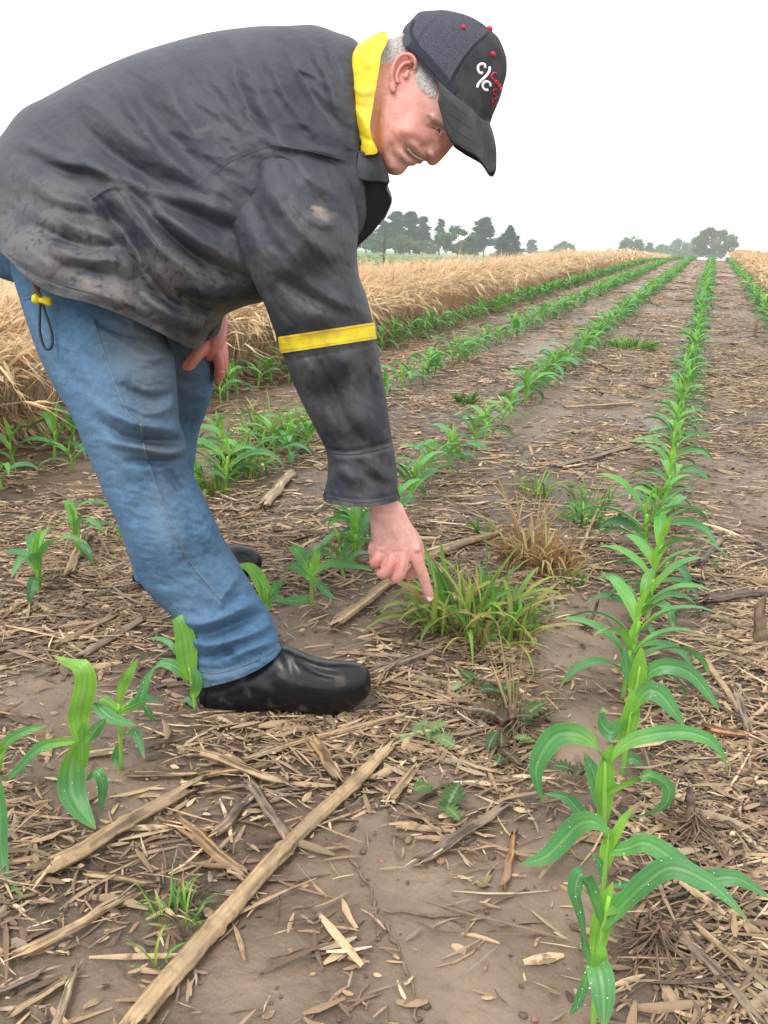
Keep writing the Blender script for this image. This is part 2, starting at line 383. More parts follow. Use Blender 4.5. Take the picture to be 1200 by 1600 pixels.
ST = [
 ([(205, 1612), (365, 1428), (465, 1318), (608, 1176)], 28, 'tan', 'longest tan corn stalk slanting across the bare mud below the boot', 3),
 ([(72, 1372), (200, 1298), (302, 1240)], 27, 'tan', 'thick corn stalk left of the longest stalk with ragged near end', 1),
 ([(285, 1300), (388, 1383)], 21, 'orange', 'short smooth stalk leaning against the left side of the longest stalk', 0),
 ([(523, 985), (655, 885), (780, 838)], 15, 'tan', 'long bent stalk passing behind the pointing hand', 1),
 ([(660, 868), (770, 838)], 8, 'pale', 'pale peeled strip beside the bent stalk behind the hand', 0),
 ([(578, 1060), (684, 1020)], 15, 'grey', 'grey brown stalk just right of the near boot toe', 0),
 ([(612, 1250), (650, 1203)], 15, 'tan', 'short stalk piece right of the far end of the longest stalk', 0),
 ([(660, 1352), (778, 1272)], 18, 'grey', 'grey muddy stalk half sunk in the bare mud', 1),
 ([(790, 1388), (803, 1310)], 12, 'rust', 'short rust orange stalk standing out on the smooth mud', 0),
 ([(385, 1195), (480, 1163), (632, 1125)], 11, 'tan', 'straight thin stalk just below the near boot', 0),
 ([(400, 1182), (560, 1140)], 8, 'pale', 'thin pale straw above the straight stalk below the boot', 0),
 ([(205, 1218), (312, 1217)], 12, 'tan', 'level pale stalk above the thick ragged stalk', 0),
 ([(312, 1188), (440, 1236)], 15, 'tan', 'flattened stalk crossing the level pale stalk', 0),
 ([(315, 1222), (422, 1204)], 12, 'orange', 'orange brown stalk crossing the flattened stalk', 0),
 ([(392, 1238), (452, 1328)], 15, 'grey', 'bent grey stalk meeting the longest stalk at its middle', 0),
 ([(340, 1312), (395, 1255)], 17, 'grey', 'stout grey stalk piece between the short smooth and bent grey stalks', 0),
 ([(496, 1172), (526, 1222)], 20, 'orange', 'short wide split stalk above the longest stalk', 0),
 ([(412, 800), (455, 748)], 17, 'pale', 'short pale stalk lying behind the knees of the jeans', 0),
 ([(36, 1500), (112, 1462), (192, 1416)], 17, 'tan', 'split stalk near the lower left corner', 0),
 ([(-20, 1565), (62, 1530)], 15, 'grey', 'grey stalk entering at the lower left edge', 0),
 ([(20, 1592), (105, 1540)], 13, 'tan', 'lowest stalk in the lower left corner', 0),
 ([(85, 1622), (118, 1530)], 14, 'pale', 'pale stalk pointing away at the lower left bottom edge', 0),
 ([(142, 1376), (240, 1392)], 12, 'tan', 'flat tan stalk under the ragged end of the thick stalk', 0),
 ([(128, 1190), (184, 1182)], 14, 'pale', 'pale stalk piece behind the front left corn plants', 0),
 ([(130, 1030), (222, 973)], 13, 'grey', 'weathered split stalk left of the near trouser leg', 0),
 ([(96, 1012), (180, 968)], 11, 'tan', 'narrow stalk beside the weathered split stalk', 0),
 ([(110, 905), (133, 845)], 15, 'tan', 'short stalk stub behind the left corn plants', 0),
 ([(1098, 942), (1210, 930)], 18, 'dark', 'dark wet stalk at the right edge beside the corn row', 0),
 ([(1106, 1143), (1174, 1157)], 16, 'rust', 'short wet rust brown stalk right of the corn row', 0),
 ([(1090, 888), (1128, 848)], 12, 'dark', 'short dark stalk above the dark wet stalk', 0),
 ([(868, 735), (985, 704)], 8, 'grey', 'slim grey stalk between the two corn rows in mid distance', 0),
 ([(882, 641), (992, 633)], 6, 'tan', 'far slim tan stalk lying level between the corn rows', 0),
 ([(1060, 1468), (1120, 1525), (1185, 1605)], 17, 'grey', 'split grey stalk running off the lower right corner', 0),
 ([(1085, 1450), (1210, 1560)], 12, 'tan', 'tan stalk alongside the split grey stalk in the lower right corner', 0),
 ([(1100, 1040), (1165, 1132)], 12, 'tan', 'flattened leaf stalk slanting right of the corn row', 0),
 ([(1148, 1092), (1168, 1148)], 14, 'grey', 'broad grey stalk slab near the right edge', 0),
 ([(905, 868), (942, 785)], 5, 'tan', 'thin upright straw between weeds and the corn row', 0),
 ([(1150, 1030), (1210, 1010)], 10, 'tan', 'tan straw at the right edge below the dark wet stalk', 0),
 ([(820, 1062), (760, 1075)], 7, 'tan', 'small tan straw in front of the pointed-at grass clump', 0),
 ([(0, 1022), (60, 1002)], 9, 'dark', 'dark straw at the left edge behind the front left corn', 0),
]
for i, (p, wp, mk, lb, nd) in enumerate(ST): stalk(p, wp, mk, lb, nd, seed=i, lift=.004 if i in (12, 14) else 0)
# ------------------------------------------------------------------ old stalk stumps with roots
M_root = mat('old_root', (.13, .085, .06), rough=.8, col2=(.24, .16, .11), nscale=60, bump=.001, bscale=300)
def stump(px, py, hgt, label, rad=.011, seed=0, spread=.05):
    rg = np.random.default_rng(seed+50); b = G(px, py); r = empty('stubble_stump', b, label, 'stubble stump', 'old stalk stumps in the field')
    n = 7; P = b+np.stack([np.linspace(0, rg.normal(0, .02), n), np.linspace(0, .01, n), np.linspace(-.01, hgt, n)], 1)
    V, Fc = tube(P, rad*np.linspace(1.15, .75, n)*(1+rg.normal(0, .1, n)), 9, wob=.1, seed=seed); V[(n-1)*9:n*9, 2] += rg.normal(0, .012, 9); obj('stub', V, Fc, M_root, r)
    g = Geo()
    for k in range(46):
        a = rg.uniform(0, 6.28); L = spread*rg.uniform(.4, 1.3); t = np.linspace(0, 1, 5)[:, None]
        Q = b+np.concatenate([np.cos(a)*L*t+rg.normal(0, .004, (5, 1)), np.sin(a)*L*t+rg.normal(0, .004, (5, 1)), .028*(1-t)**1.5*rg.uniform(.2, 1.3)+.002], 1)
        V, Fc = tube(Q, np.linspace(.0016, .0006, 5), 4); g.add(V, Fc)
    g.build('roots', M_root, r)
stump(1083, 1300, .055, 'dark rotted stalk stump with matted roots right of the front corn', .008, 1, .075)
stump(1020, 1480, .02, 'matted root crown beside the frontmost corn plant', .009, 2, .085)
stump(1178, 528, .12, 'far upright dark stub at the right edge', .016, 3, .08)
stump(1190, 1010, .09, 'tall dark stub cut by the right edge of the field view', .013, 4, .06)
stump(915, 985, .055, 'small black stub right of the pointed-at grass clump', .005, 5, .02)
stump(808, 1150, .05, 'rotted reddish stub among the ragged green weeds', .006, 6, .05)
stump(235, 870, .03, 'pale stub with roots behind the near trouser leg', .009, 7, .03)
# thin dark old roots lying on the mud
def rootline(pts, label, w=4, seed=0):
    rg = np.random.default_rng(seed); P = catmull(np.array([G(*p) for p in pts]), n=8); n = len(P)
    P[:, :2] += rg.normal(0, .0015, (n, 2)); P[:, 2] = gh(P[:, 0], P[:, 1])+.0035
    V, Fc = tube(P, np.linspace(1, .5, n)*w/2*.0009*(1+.3*rg.normal(size=n)).clip(.4), 6); o = obj('old_root', V, Fc, M_root, loc=P[n//2]); tag(o, label, 'root', 'dark old roots on the mud')
for q, (pp, lb, w_) in enumerate([
 ([(545, 1345), (575, 1385), (590, 1440), (588, 1475)], 'dark curved root on the bare mud right of the longest stalk', 5),
 ([(590, 1425), (560, 1450), (500, 1480), (420, 1500)], 'long forking root on the lower bare mud', 4),
 ([(600, 1425), (700, 1435), (760, 1420), (825, 1390)], 'dark root running right towards the front corn', 4),
 ([(600, 1440), (640, 1530), (650, 1600)], 'dark root running down to the bottom edge', 5),
 ([(640, 1260), (690, 1230), (740, 1200)], 'dark wet root below the ragged weeds', 9)]): rootline(pp, lb, w_, q)
# ------------------------------------------------------------------ corn plants
def leafnodes(k):
    return k['mix'](k['ramp'](k['noise'](20), .3, .7), k['out'], k['mix'](.35, k['out'], (.05, .17, .04)))
M_leaf = mat('corn_leaf', (.1, .3, .05), rough=.36, spec=.5, tint=True, nodes=leafnodes, bump=.0004, bscale=500, transl=.32)
M_stem = mat('corn_stem', (.22, .40, .12), rough=.45, spec=.4, tint=True, transl=.15)
M_drop = mat('water_drop', (.9, .95, .95), rough=.05, spec=.9)
C_OLD, C_MID, C_NEW = np.array((.09, .29, .11)), np.array((.15, .45, .08)), np.array((.30, .62, .07))
def leaf_geo(P, wmax, col, side=None, twist=0.0, vfold=.35, wave=.0, seed=0, base=.35, colbase=None, tipw=.02):
    """P centre line (n,3). returns V,F,T : five-rail blade with a midrib fold and wavy edges"""
    rg = np.random.default_rng(seed); n = len(P)
    s = np.r_[0, np.cumsum(np.linalg.norm(np.diff(P, axis=0), axis=1))]; u = s/s[-1]; L = s[-1]
    T = np.gradient(P, axis=0); T /= np.linalg.norm(T, axis=1)[:, None]+1e-9
    if side is None:
        side = np.cross(T[n//3], (0, 0, 1.0)); side /= np.linalg.norm(side)+1e-9
    S = side-T*(T@np.asarray(side))[:, None]; S /= np.linalg.norm(S, axis=1)[:, None]+1e-9
    N = np.cross(S, T); N *= np.where(N[:, 2:3].mean() < 0, -1, 1)
    tw = twist*u; S2 = S*np.cos(tw)[:, None]+N*np.sin(tw)[:, None]; N2 = -S*np.sin(tw)[:, None]+N*np.cos(tw)[:, None]
    W = wmax/2*np.where(u < .42, base+(1-base)*np.sin(np.clip(u/.42, 0, 1)*np.pi/2), np.cos(np.clip((u-.42)/.58, 0, 1)*np.pi/2)**.8*(1-tipw)+tipw)
    q = np.linspace(-1, 1, 9); ph = rg.uniform(0, 6.28, 2)
    lift = vfold*np.abs(q)[None]*W[:, None]*(1.5-u)[:, None]
    if wave: lift = lift+wave*(np.sin(u*L/.028+ph[0])[:, None]*np.clip(-q, 0, 1)**2+np.sin(u*L/.031+ph[1])[:, None]*np.clip(q, 0, 1)**2)*(W/W.max())[:, None]
    lift[:, 4] -= W*.05; lift[:, [2, 6]] += W[:, None]*.03
    V = P[:, None]+S2[:, None]*(W[:, None]*q)[..., None]+N2[:, None]*lift[..., None]
    j = np.arange(8)[None]; i = np.arange(n-1)[:, None]*9
    Fc = np.stack([i+j, i+j+1, i+9+j+1, i+9+j], -1).reshape(-1, 4)
    cb = col if colbase is None else colbase
    k = sstep(.0, .45, u)[:, None]; c = cb*(1-k)+col*k
    Tn = np.repeat(c[:, None], 9, 1); Tn[:, 4] = Tn[:, 4]*.6+np.array((.36, .55, .26))*.4; Tn[:, [1, 3, 5, 7]] *= .82; Tn *= (1+.10*np.interp(u, np.linspace(0, 1, 7), rg.normal(size=7)))[:, None, None]
    tip = sstep(.88, 1, u)[:, None, None]*rg.choice([0, .25, .8]); Tn = Tn*(1-tip)+np.array((.42, .36, .12))*tip
    return V.reshape(-1, 3), Fc, Tn.reshape(-1, 3)
def leaf_curve(b, az, el0, el1, L, n=13, curl=1.3, sway=0):
    u = np.linspace(0, 1, n); el = el0+(el1-el0)*u**curl; a = az+sway*u
    d = np.stack([np.cos(a)*np.cos(el), np.sin(a)*np.cos(el), np.sin(el)], 1)*L/(n-1)
    return np.array(b)+np.r_[np.zeros((1, 3)), np.cumsum(d[:-1], 0)]
def corn_parts(seed, s=1.0, az0=None, nl=None, n=13):
    """list of (name, V, F, T) around the origin"""
    rg = np.random.default_rng(seed); out = []
    az = rg.uniform(-.7, .7) if az0 is None else az0; nl = nl or rg.integers(5, 8); hs_ = .105*s*rg.uniform(.85, 1.15)
    lean = rg.normal(0, .012, 2); k = 6; zz = np.linspace(-.012, hs_, k)
    P = np.stack([lean[0]*(zz/hs_), lean[1]*(zz/hs_), zz], 1)
    V, Fc = tube(P, np.linspace(.0062, .0048, k)*s, 8); T = np.linspace(0, 1, k)
    tc = np.array((.20, .36, .10))*(1-T[:, None])+C_NEW*T[:, None]*.9; tc[0] = (.3, .3, .18)
    out.append(('stem', V, Fc, np.concatenate([np.repeat(tc, 8, 0), tc[:1], tc[-1:]])))
    for i in range(nl):
        f = i/(nl-1); z = hs_*(.30+.72*f); b = (lean[0]*z/hs_, lean[1]*z/hs_, z)
        a = az+np.pi*(i % 2)+rg.normal(0, .35)
        if i == nl-1:
            L = .085*s; el0, el1 = R(86), R(66); wd = .017*s
        else:
            L = s*(.095+.125*math.sin(math.pi*min(1, .15+f*.85)))*rg.uniform(.85, 1.15); el0 = R(48+26*f+rg.normal(0, 6)); el1 = el0-R((150-62*f)*rg.uniform(.75, 1.15)); wd = s*(.018+.014*math.sin(math.pi*min(1, .2+f*.7)))*rg.uniform(.9, 1.12)
        col = C_OLD*(1-f)+C_MID*f if f < .75 else C_MID*(1-(f-.75)*3.5)+C_NEW*((f-.75)*3.5) if f < 1 else C_NEW
        P = leaf_curve(b, a, el0, el1, L, n, rg.uniform(1.0, 1.7), rg.normal(0, .5))
        P[:, 2] = np.maximum(P[:, 2], .004)
        V, Fc, T = leaf_geo(P, wd, col*rg.uniform(.9, 1.1), twist=rg.normal(0, .5), vfold=.3 if i < nl-1 else .8, wave=.0016*s, seed=seed*10+i, colbase=C_NEW*.9, base=.42)
        out.append(('leaf', V, Fc, T))
    return out
WORDS = 'zero first second third fourth fifth sixth seventh eighth ninth tenth eleventh twelfth thirteenth fourteenth fifteenth sixteenth seventeenth eighteenth nineteenth'.split()
TENS = {2: 'twent', 3: 'thirt', 4: 'fort', 5: 'fift', 6: 'sixt', 7: 'sevent', 8: 'eight', 9: 'ninet'}
def ordw(n):
    if n < 20: return WORDS[n]
    if n >= 100: return ('one hundred and '+ordw(n-100)) if n > 100 else 'one hundredth'
    t, u = divmod(n, 10); return TENS[t]+'ieth' if u == 0 else TENS[t]+'y '+WORDS[u]
ROWNAME = dict(main='row right of centre', a='row running past the boot', b='third row from the right', c='row along the straw-coloured grain', right='rightmost row')
GRP = 'young corn plants in rows'
PROTO = []
for v in range(9): PROTO.append([(nm, mesh(nm, V, Fc, M_stem if nm == 'stem' else M_leaf, {'tint': T})) for nm, V, Fc, T in corn_parts(200+v)])
WHOLE = []
for v in range(9):
    gg = Geo(); cp = corn_parts(300+v, n=8)
    for nm, V, Fc, T in cp: gg.add(V, Fc, T)
    Fc = [np.concatenate(x) for x in gg.f.values() if x]
    WHOLE.append((np.concatenate(gg.v), Fc, np.concatenate(gg.a), mesh('corn_plant', np.concatenate(gg.v), Fc, M_leaf, {'tint': np.concatenate(gg.a)})))
def put_corn(x, y, label, parts=True, s=1.0, rz=None, v=None):
    v = random.randrange(9) if v is None else v; rz = random.uniform(-.75, .75)+random.choice((0, math.pi)) if rz is None else rz
    z = gz(x, y)
    if parts:
        r = empty('corn_plant', (x, y, z), label, 'corn plant', GRP)
        for nm, me in PROTO[v]:
            c = bpy.data.objects.new(nm, me); COL.objects.link(c); c.parent = r
    else:
        r = bpy.data.objects.new('corn_plant', WHOLE[v][3]); COL.objects.link(r); r.location = (x, y, z); tag(r, label, 'corn plant', GRP)
    r.rotation_euler = (random.gauss(0, .05), random.gauss(0, .05), rz); r.scale = (s, s, s*random.uniform(.92, 1.08))
    return r
# --- the front plants, leaf by leaf as they grow in the photograph
def hero(base, top, leaves, label, stem_px=9, yoff=0.0, newtop=True, seed=0):
    """base/top pixels of the stem; leaves = (pixel line, width px, dy from stem to tip, age 0 old..1 new)"""
    b = G(*base); Y = b[1]; t = at_y(float(top[0]), float(top[1]), Y+.004)
    r = empty('corn_plant', b, label, 'corn plant', GRP)
    k = 7; P = b+(t-b)*np.linspace(-.06, 1, k)[:, None]; zc = proj(b)[2]; rad = stem_px/2*float(zc)/F
    V, Fc = tube(P, np.linspace(1.1, .85, k)*rad, 10, flat=.8)
    tc = np.array((.22, .38, .10))*(1-np.linspace(0, 1, k)[:, None])+C_NEW*np.linspace(0, 1, k)[:, None]
    obj('stem', V, Fc, M_stem, r, {'tint': np.concatenate([np.repeat(tc, 10, 0), tc[:1], tc[-1:]])})
    dg = Geo(); rg = np.random.default_rng(seed+9)
    for i, (pts, wpx, dy, age) in enumerate(leaves):
        pts = np.array(pts, float); nn = len(pts); u = np.linspace(0, 1, nn)
        P = np.array([at_y(p[0], p[1], Y+dy*uu**1.2) for p, uu in zip(pts, u)])
        P[:, 2] = np.maximum(P[:, 2], .006)
        C = catmull(P, n=max(4, 22//nn)); zc = float(proj(C.mean(0))[2])
        col = C_OLD*(1-age)+C_MID*age if age <= .6 else C_MID*(1-(age-.6)*2.5)+C_NEW*(age-.6)*2.5
        view = CP-C.mean(0); T = C[-1]-C[0]; sd = np.cross(T, view*np.array((1, 1, 1.3))); sd /= np.linalg.norm(sd)
        V, Fc, T = leaf_geo(C, wpx*zc/F, col, side=sd, twist=rg.normal(0, .18), vfold=.22, wave=.0012, seed=seed*20+i, colbase=(C_NEW*.9 if age > .25 else C_MID), base=.45)
        obj('leaf', V, Fc, M_leaf, r, {'tint': T})
        if age < .7:
            for q in range(int(wpx*.55)):
                j = rg.integers(3, len(C)-4)*9+rg.integers(0, 9); c = V[j]+rg.normal(0, .0012, 3); c[2] += .0008
                VV, FF = ball(c, rg.uniform(.0003, .0009)*rg.uniform(.5, 1), 4, 6, (1, 1, .6)); dg.add(VV, FF)
    if dg.n: dg.build('water_drops', M_drop, r)['kind'] = 'stuff'
HERO_Y = {'main': [], 'a': []}
hero((925, 1640), (930, 1525), [([(922, 1512), (934, 1512), (942, 1545), (944, 1610)], 40, -.05, .3), ([(920, 1515), (906, 1560), (888, 1590)], 16, 0, .2), ([(928, 1530), (940, 1490), (938, 1470)], 22, .0, .8)], 'frontmost corn plant of all, cut by the bottom edge', 12, seed=1)
hero((928, 1520), (952, 1402), [
 ([(940, 1450), (969, 1419), (1012, 1378), (1050, 1356), (1100, 1375), (1135, 1402), (1172, 1443)], 36, -.01, .25),
 ([(938, 1440), (925, 1395), (909, 1366), (899, 1392), (908, 1431), (914, 1478)], 26, -.01, .15),
 ([(930, 1500), (938, 1450), (948, 1405), (958, 1378)], 30, .01, .95), ([(945, 1425), (985, 1400), (1012, 1385)], 26, .02, .5), ([(926, 1510), (915, 1480), (908, 1455)], 14, 0, .1)],
 'second corn plant of the row right of centre, with long drooping right leaf', 11, seed=2)
hero((940, 1405), (952, 1300), [
 ([(950, 1305), (930, 1285), (905, 1288), (881, 1312), (850, 1340), (812, 1350)], 34, .0, .25),
 ([(952, 1330), (980, 1326), (1010, 1318), (1050, 1342), (1092, 1374), (1150, 1372), (1205, 1405)], 34, .02, .25),
 ([(950, 1330), (962, 1305), (975, 1280), (989, 1260)], 15, .01, 1.0), ([(945, 1390), (938, 1350), (922, 1330)], 13, 0, .1),
 ([(945, 1360), (950, 1320), (955, 1295)], 22, 0, .95), ([(955, 1385), (975, 1382), (992, 1380)], 9, .02, .1)],
 'third corn plant of the row right of centre, whose left leaf spreads flat', 11, seed=3)
hero((944, 1296), (946, 1186), [
 ([(946, 1190), (925, 1162), (895, 1146), (866, 1152), (843, 1185), (838, 1215), (850, 1258)], 34, -.01, .3),
 ([(950, 1192), (975, 1165), (1010, 1150), (1065, 1144), (1108, 1156), (1128, 1180), (1138, 1208)], 24, .02, .45),
 ([(936, 1345), (930, 1318), (912, 1277), (885, 1246), (850, 1240)], 20, -.02, .15),
 ([(950, 1238), (975, 1224), (1006, 1212), (1036, 1222), (1046, 1240), (1035, 1262), (1000, 1276), (956, 1280)], 20, .03, .3),
 ([(943, 1285), (945, 1230), (950, 1180), (956, 1162)], 30, .0, .85), ([(940, 1265), (930, 1215), (912, 1175)], 26, .03, .25)],
 'fourth corn plant of the row right of centre, with looped right leaf', 11, seed=4)
hero((972, 1215), (985, 1110), [
 ([(980, 1120), (958, 1145), (940, 1130), (938, 1110), (950, 1112)], 26, .0, .25),
 ([(985, 1115), (1010, 1082), (1030, 1084), (1050, 1108), (1070, 1134)], 30, .0, .3),
 ([(975, 1160), (985, 1120), (988, 1085), (980, 1075)], 28, 0, .9), ([(970, 1195), (990, 1185), (1005, 1200)], 16, .02, .2)],
 'fifth corn plant of the row right of centre, just above the arching leaf', 10, seed=5)
hero((988, 1120), (1000, 1040), [
 ([(995, 1082), (1015, 1052), (1042, 1041), (1075, 1050), (1100, 1075), (1125, 1112)], 24, .01, .25),
 ([(992, 1075), (980, 1045), (975, 1010)], 18, .0, .2), ([(990, 1090), (998, 1050), (1002, 1010)], 26, 0, .95)],
 'sixth corn plant of the row right of centre, with leaf arching right', 9, seed=6)
hero((126, 1262), (128, 1158), [
 ([(128, 1160), (122, 1120), (132, 1070), (128, 1045), (105, 1035), (85, 1025)], 38, .0, .95),
 ([(122, 1160), (112, 1195), (112, 1235), (125, 1265), (150, 1296)], 42, -.04, .35),
 ([(118, 1158), (90, 1160), (60, 1170), (25, 1205), (5, 1240), (0, 1275)], 18, -.01, .3),
 ([(134, 1162), (150, 1140), (166, 1122)], 18, .0, .3), ([(138, 1220), (150, 1205), (160, 1225), (158, 1272)], 17, 0, .15), ([(130, 1200), (128, 1150), (130, 1130)], 22, 0, .8)],
 'front left corn plant with broad upright leaf and broad drooping leaf', 9, seed=7)
hero((190, 1205), (186, 1098), [
 ([(186, 1100), (192, 1072), (205, 1048), (216, 1028)], 16, .01, .95), ([(190, 1112), (215, 1098), (228, 1065), (243, 1040)], 16, .02, .35),
 ([(186, 1110), (160, 1092), (154, 1102), (175, 1122), (215, 1134)], 20, -.02, .3), ([(190, 1108), (225, 1090), (248, 1098)], 12, .03, .3),
 ([(192, 1150), (212, 1146), (226, 1186)], 14, -.02, .2), ([(188, 1160), (180, 1185), (186, 1200)], 12, -.01, .15), ([(220, 1095), (236, 1118), (242, 1128)], 10, .03, .2)],
 'second corn plant from the left front, with thin forked upper leaves', 8, seed=8)
hero((-12, 1330), (-8, 1190), [
 ([(-6, 1195), (10, 1160), (40, 1142), (75, 1133)], 16, .02, .6), ([(-8, 1200), (0, 1260), (2, 1330), (10, 1372), (38, 1402)], 20, -.05, .2), ([(-8, 1220), (-4, 1180), (6, 1160)], 18, 0, .8)],
 'corn plant cut by the left edge of the photo with leaf drooping down', 10, seed=9)
hero((306, 1110), (296, 1042), [
 ([(298, 1060), (292, 1030), (288, 995), (278, 968), (262, 972)], 34, .0, .85), ([(296, 1062), (275, 1042), (255, 1036), (240, 1045)], 18, -.01, .5), ([(296, 1050), (270, 1010), (250, 998), (228, 998)], 9, .02, .4), ([(302, 1090), (308, 1060), (300, 1040)], 18, 0, .6), ([(305, 1105), (292, 1092), (284, 1098)], 8, 0, .2)],
 'corn plant pressed against the heel of the near boot', 8, seed=10)
hero((416, 972), (418, 920), [
 ([(418, 945), (408, 912), (392, 888), (368, 882)], 22, .0, .8), ([(420, 935), (432, 915), (444, 905)], 14, .0, .5), ([(418, 940), (432, 932), (444, 938)], 11, -.01, .3), ([(418, 950), (416, 920), (406, 905)], 16, 0, .95)],
 'small corn plant just right of the near shin', 8, seed=11)
hero((487, 948), (486, 880), [
 ([(486, 895), (470, 868), (458, 856), (448, 862)], 18, .0, .6), ([(487, 893), (495, 868), (500, 855)], 14, .0, .9), ([(488, 900), (510, 925), (524, 936)], 12, -.02, .2), ([(485, 905), (460, 885), (445, 893)], 13, .02, .3),
 ([(486, 935), (465, 938), (432, 955)], 14, -.02, .2), ([(488, 898), (515, 880), (560, 885), (582, 892)], 14, .0, .3)],
 'low spreading corn plant between the near shin and the pointing hand', 7, seed=12)
# --- the other plants: corn seen one by one down each row
count = dict(main=6, a=6, b=0, c=0, right=0); N_PARTS = 62; todo = []
starts = dict(main=[], a=[], b=[], c=[], right=[])
extra_a = [(60, 930), (258, 805)]
y = float(G(990, 1092)[1])
while y < 46: todo.append(('main', ROWX['main']+random.gauss(0, .012), y)); y += .122*(1+random.gauss(0, .16))
for nm, px0 in (('a', (536, 880)), ('b', (60, 905)), ('c', (-40, 760)), ('right', None)):
    y = float(G(*px0)[1]) if px0 else 4.5
    while y < 46:
        todo.append((nm, ROWX[nm]+random.gauss(0, .02), y)); y += (.15 if nm != 'c' else .15)*(1+random.gauss(0, .2)) if y < 30 else .22
vis = []
for nm, x, y in todo:
    px, py, zc = proj(np.array([x, y, .1])); px = float(px); py = float(py)
    if px < -60 or px > 1260: continue
    vis.append((y, nm, x, px, py))
vis.sort()
for px, py, s_, lb in ((62, 932, 1.25, 'large corn plant left of the near shin, standing alone in front'), (128, 872, 1.15, 'corn plant behind the large one left of the near shin'), (186, 845, 1.1, 'corn plant half hidden behind the near trouser calf'),
  (116, 738, .95, 'corn plant in front of the ripe grain left of the near knee'), (4, 768, 1.1, 'corn plant cut by the left edge in front of the ripe grain'), (352, 772, 1.25, 'corn plant nearest the far shin in the green patch'), (386, 748, 1.2, 'second corn plant of the green patch behind the knees'),
  (418, 742, 1.1, 'third corn plant of the green patch behind the knees'), (452, 722, 1.1, 'fourth corn plant of the green patch, beside the yellowing grass'), (484, 705, 1.05, 'corn plant of the green patch nearest the hanging sleeve'), (338, 700, .95, 'corn plant above the green patch, close to the far knee'), (560, 870, 1.0, 'corn plant touching the wrist of the pointing hand'), (536, 905, .95, 'corn plant left of the curled fingers')):
    P_ = G(px, py); put_corn(P_[0], P_[1], lb, True, s_*(.72 if px < 300 else .8))
g_far = Geo(); made = 0
for y, nm, x, px, py in vis:
    hidden = (nm == 'b' and px < 300 and py > 640) or (nm in 'bc' and 40 < px < 330 and 430 < py < 700 and px > 40+(py-430)*.33)
    if hidden: continue
    if made < 272:
        count[nm] += 1; made += 1
        lb = f'{ordw(count[nm])} corn plant from the front in the {ROWNAME[nm]}'
        put_corn(x, y, lb, parts=made <= N_PARTS, s=random.uniform(.76, 1.1)*(1.0 if nm in 'bc' else .84 if nm == 'main' and y > 2.2 else 1)*(.88 if nm in 'ab' and y < 4 else 1))
    else:
        V, Fc, T, _ = WHOLE[random.randrange(9)]; a = random.uniform(0, 6.28); sc = random.uniform(.9, 1.15)
        if y > 25 and random.random() < .35: continue
        c, s = math.cos(a)*sc, math.sin(a)*sc; Vr = V@np.array([[c, s, 0], [-s, c, 0], [0, 0, sc]])+np.array([x, y, gz(x, y)])
        g_far.add(Vr, Fc, T)
o = g_far.build('corn_rows', M_leaf, loc=(-.8, 30, 0)); tag(o, 'far ends of the corn rows merging into green lines', None, kind='stuff')
# ------------------------------------------------------------------ weeds
M_weed = mat('weed_blade', (.1, .3, .05), rough=.5, spec=.35, tint=True, transl=.3)
def tuft(px, py, label, n, hgt, spread, cols, name='grass_tuft', cat='grass clump', wd=.004, seed=0, droop=1.0, kind=None):
    rg = np.random.default_rng(seed+900); b = G(px, py); g = Geo()
    for i in range(n):
        a = rg.uniform(0, 6.28); rr = spread*math.sqrt(rg.random()); p0 = b+np.array([math.cos(a)*rr, math.sin(a)*rr*.8, 0])
        L = hgt*rg.uniform(.55, 1.25); aa = a+rg.normal(0, .9); el = R(rg.uniform(45, 88)); P = leaf_curve(p0, aa, el, el-R(rg.uniform(20, 130))*droop, L, 8, rg.uniform(1, 2)); P[:, 2] = np.maximum(P[:, 2], .004)
        c = np.array(cols[rg.choice(len(cols))])*rg.uniform(.8, 1.2)
        V, Fc, T = leaf_geo(P, wd*rg.uniform(.6, 1.4), c, twist=rg.normal(0, .8), vfold=.4, seed=i, base=.6, tipw=.05); g.add(V, Fc, T)
    o = g.build(name, M_weed, loc=b); return tag(o, label, cat)
GR = [(.09, .27, .035), (.12, .34, .05), (.16, .36, .05), (.26, .38, .06), (.07, .2, .04)]
YL = [(.30, .38, .07), (.42, .40, .10), (.2, .34, .06)]
BR = [(.42, .24, .10), (.34, .17, .07), (.50, .33, .15), (.5, .42, .18)]
tuft(742, 985, 'bushy green grass clump the pointing finger touches', 135, .18, .13, GR+YL+YL+[(.38, .26, .1), (.45, .36, .14)], wd=.0095, seed=1, droop=1.25)
tuft(835, 880, 'withered brown weed clump right behind the green grass clump', 150, .13, .075, BR, wd=.0055, seed=2, name='withered_weed', cat='dead weed', droop=1.5)
tuft(870, 900, 'drooping brown dead leaves beside the sparse tuft', 50, .10, .05, BR, wd=.005, seed=17, name='withered_weed', cat='dead weed', droop=1.6)
tuft(838, 775, 'thin yellow green grass tuft above the withered clump', 40, .11, .045, YL+GR, wd=.005, seed=3)
tuft(922, 790, 'upright pale grass tuft near the corn row', 50, .10, .07, GR+YL, wd=.0045, seed=4)
tuft(275, 1440, 'small grass seedling tuft with reddish stems in the lower left', 42, .055, .028, GR+[(.33, .16, .07)]+YL, wd=.003, seed=5)
tuft(430, 690, 'yellowing grass clump growing among the left corn row', 130, .20, .12, YL+GR+BR[:1], wd=.006, seed=6)
tuft(330, 770, 'low green grass clump behind the near knee', 60, .13, .06, GR+YL, wd=.006, seed=15)
tuft(372, 745, 'green grass clump at the foot of the far leg', 80, .14, .09, GR+YL, wd=.006, seed=7)
tuft(985, 545, 'low green weed patch between far corn rows', 160, .10, .20, GR, wd=.011, seed=8)
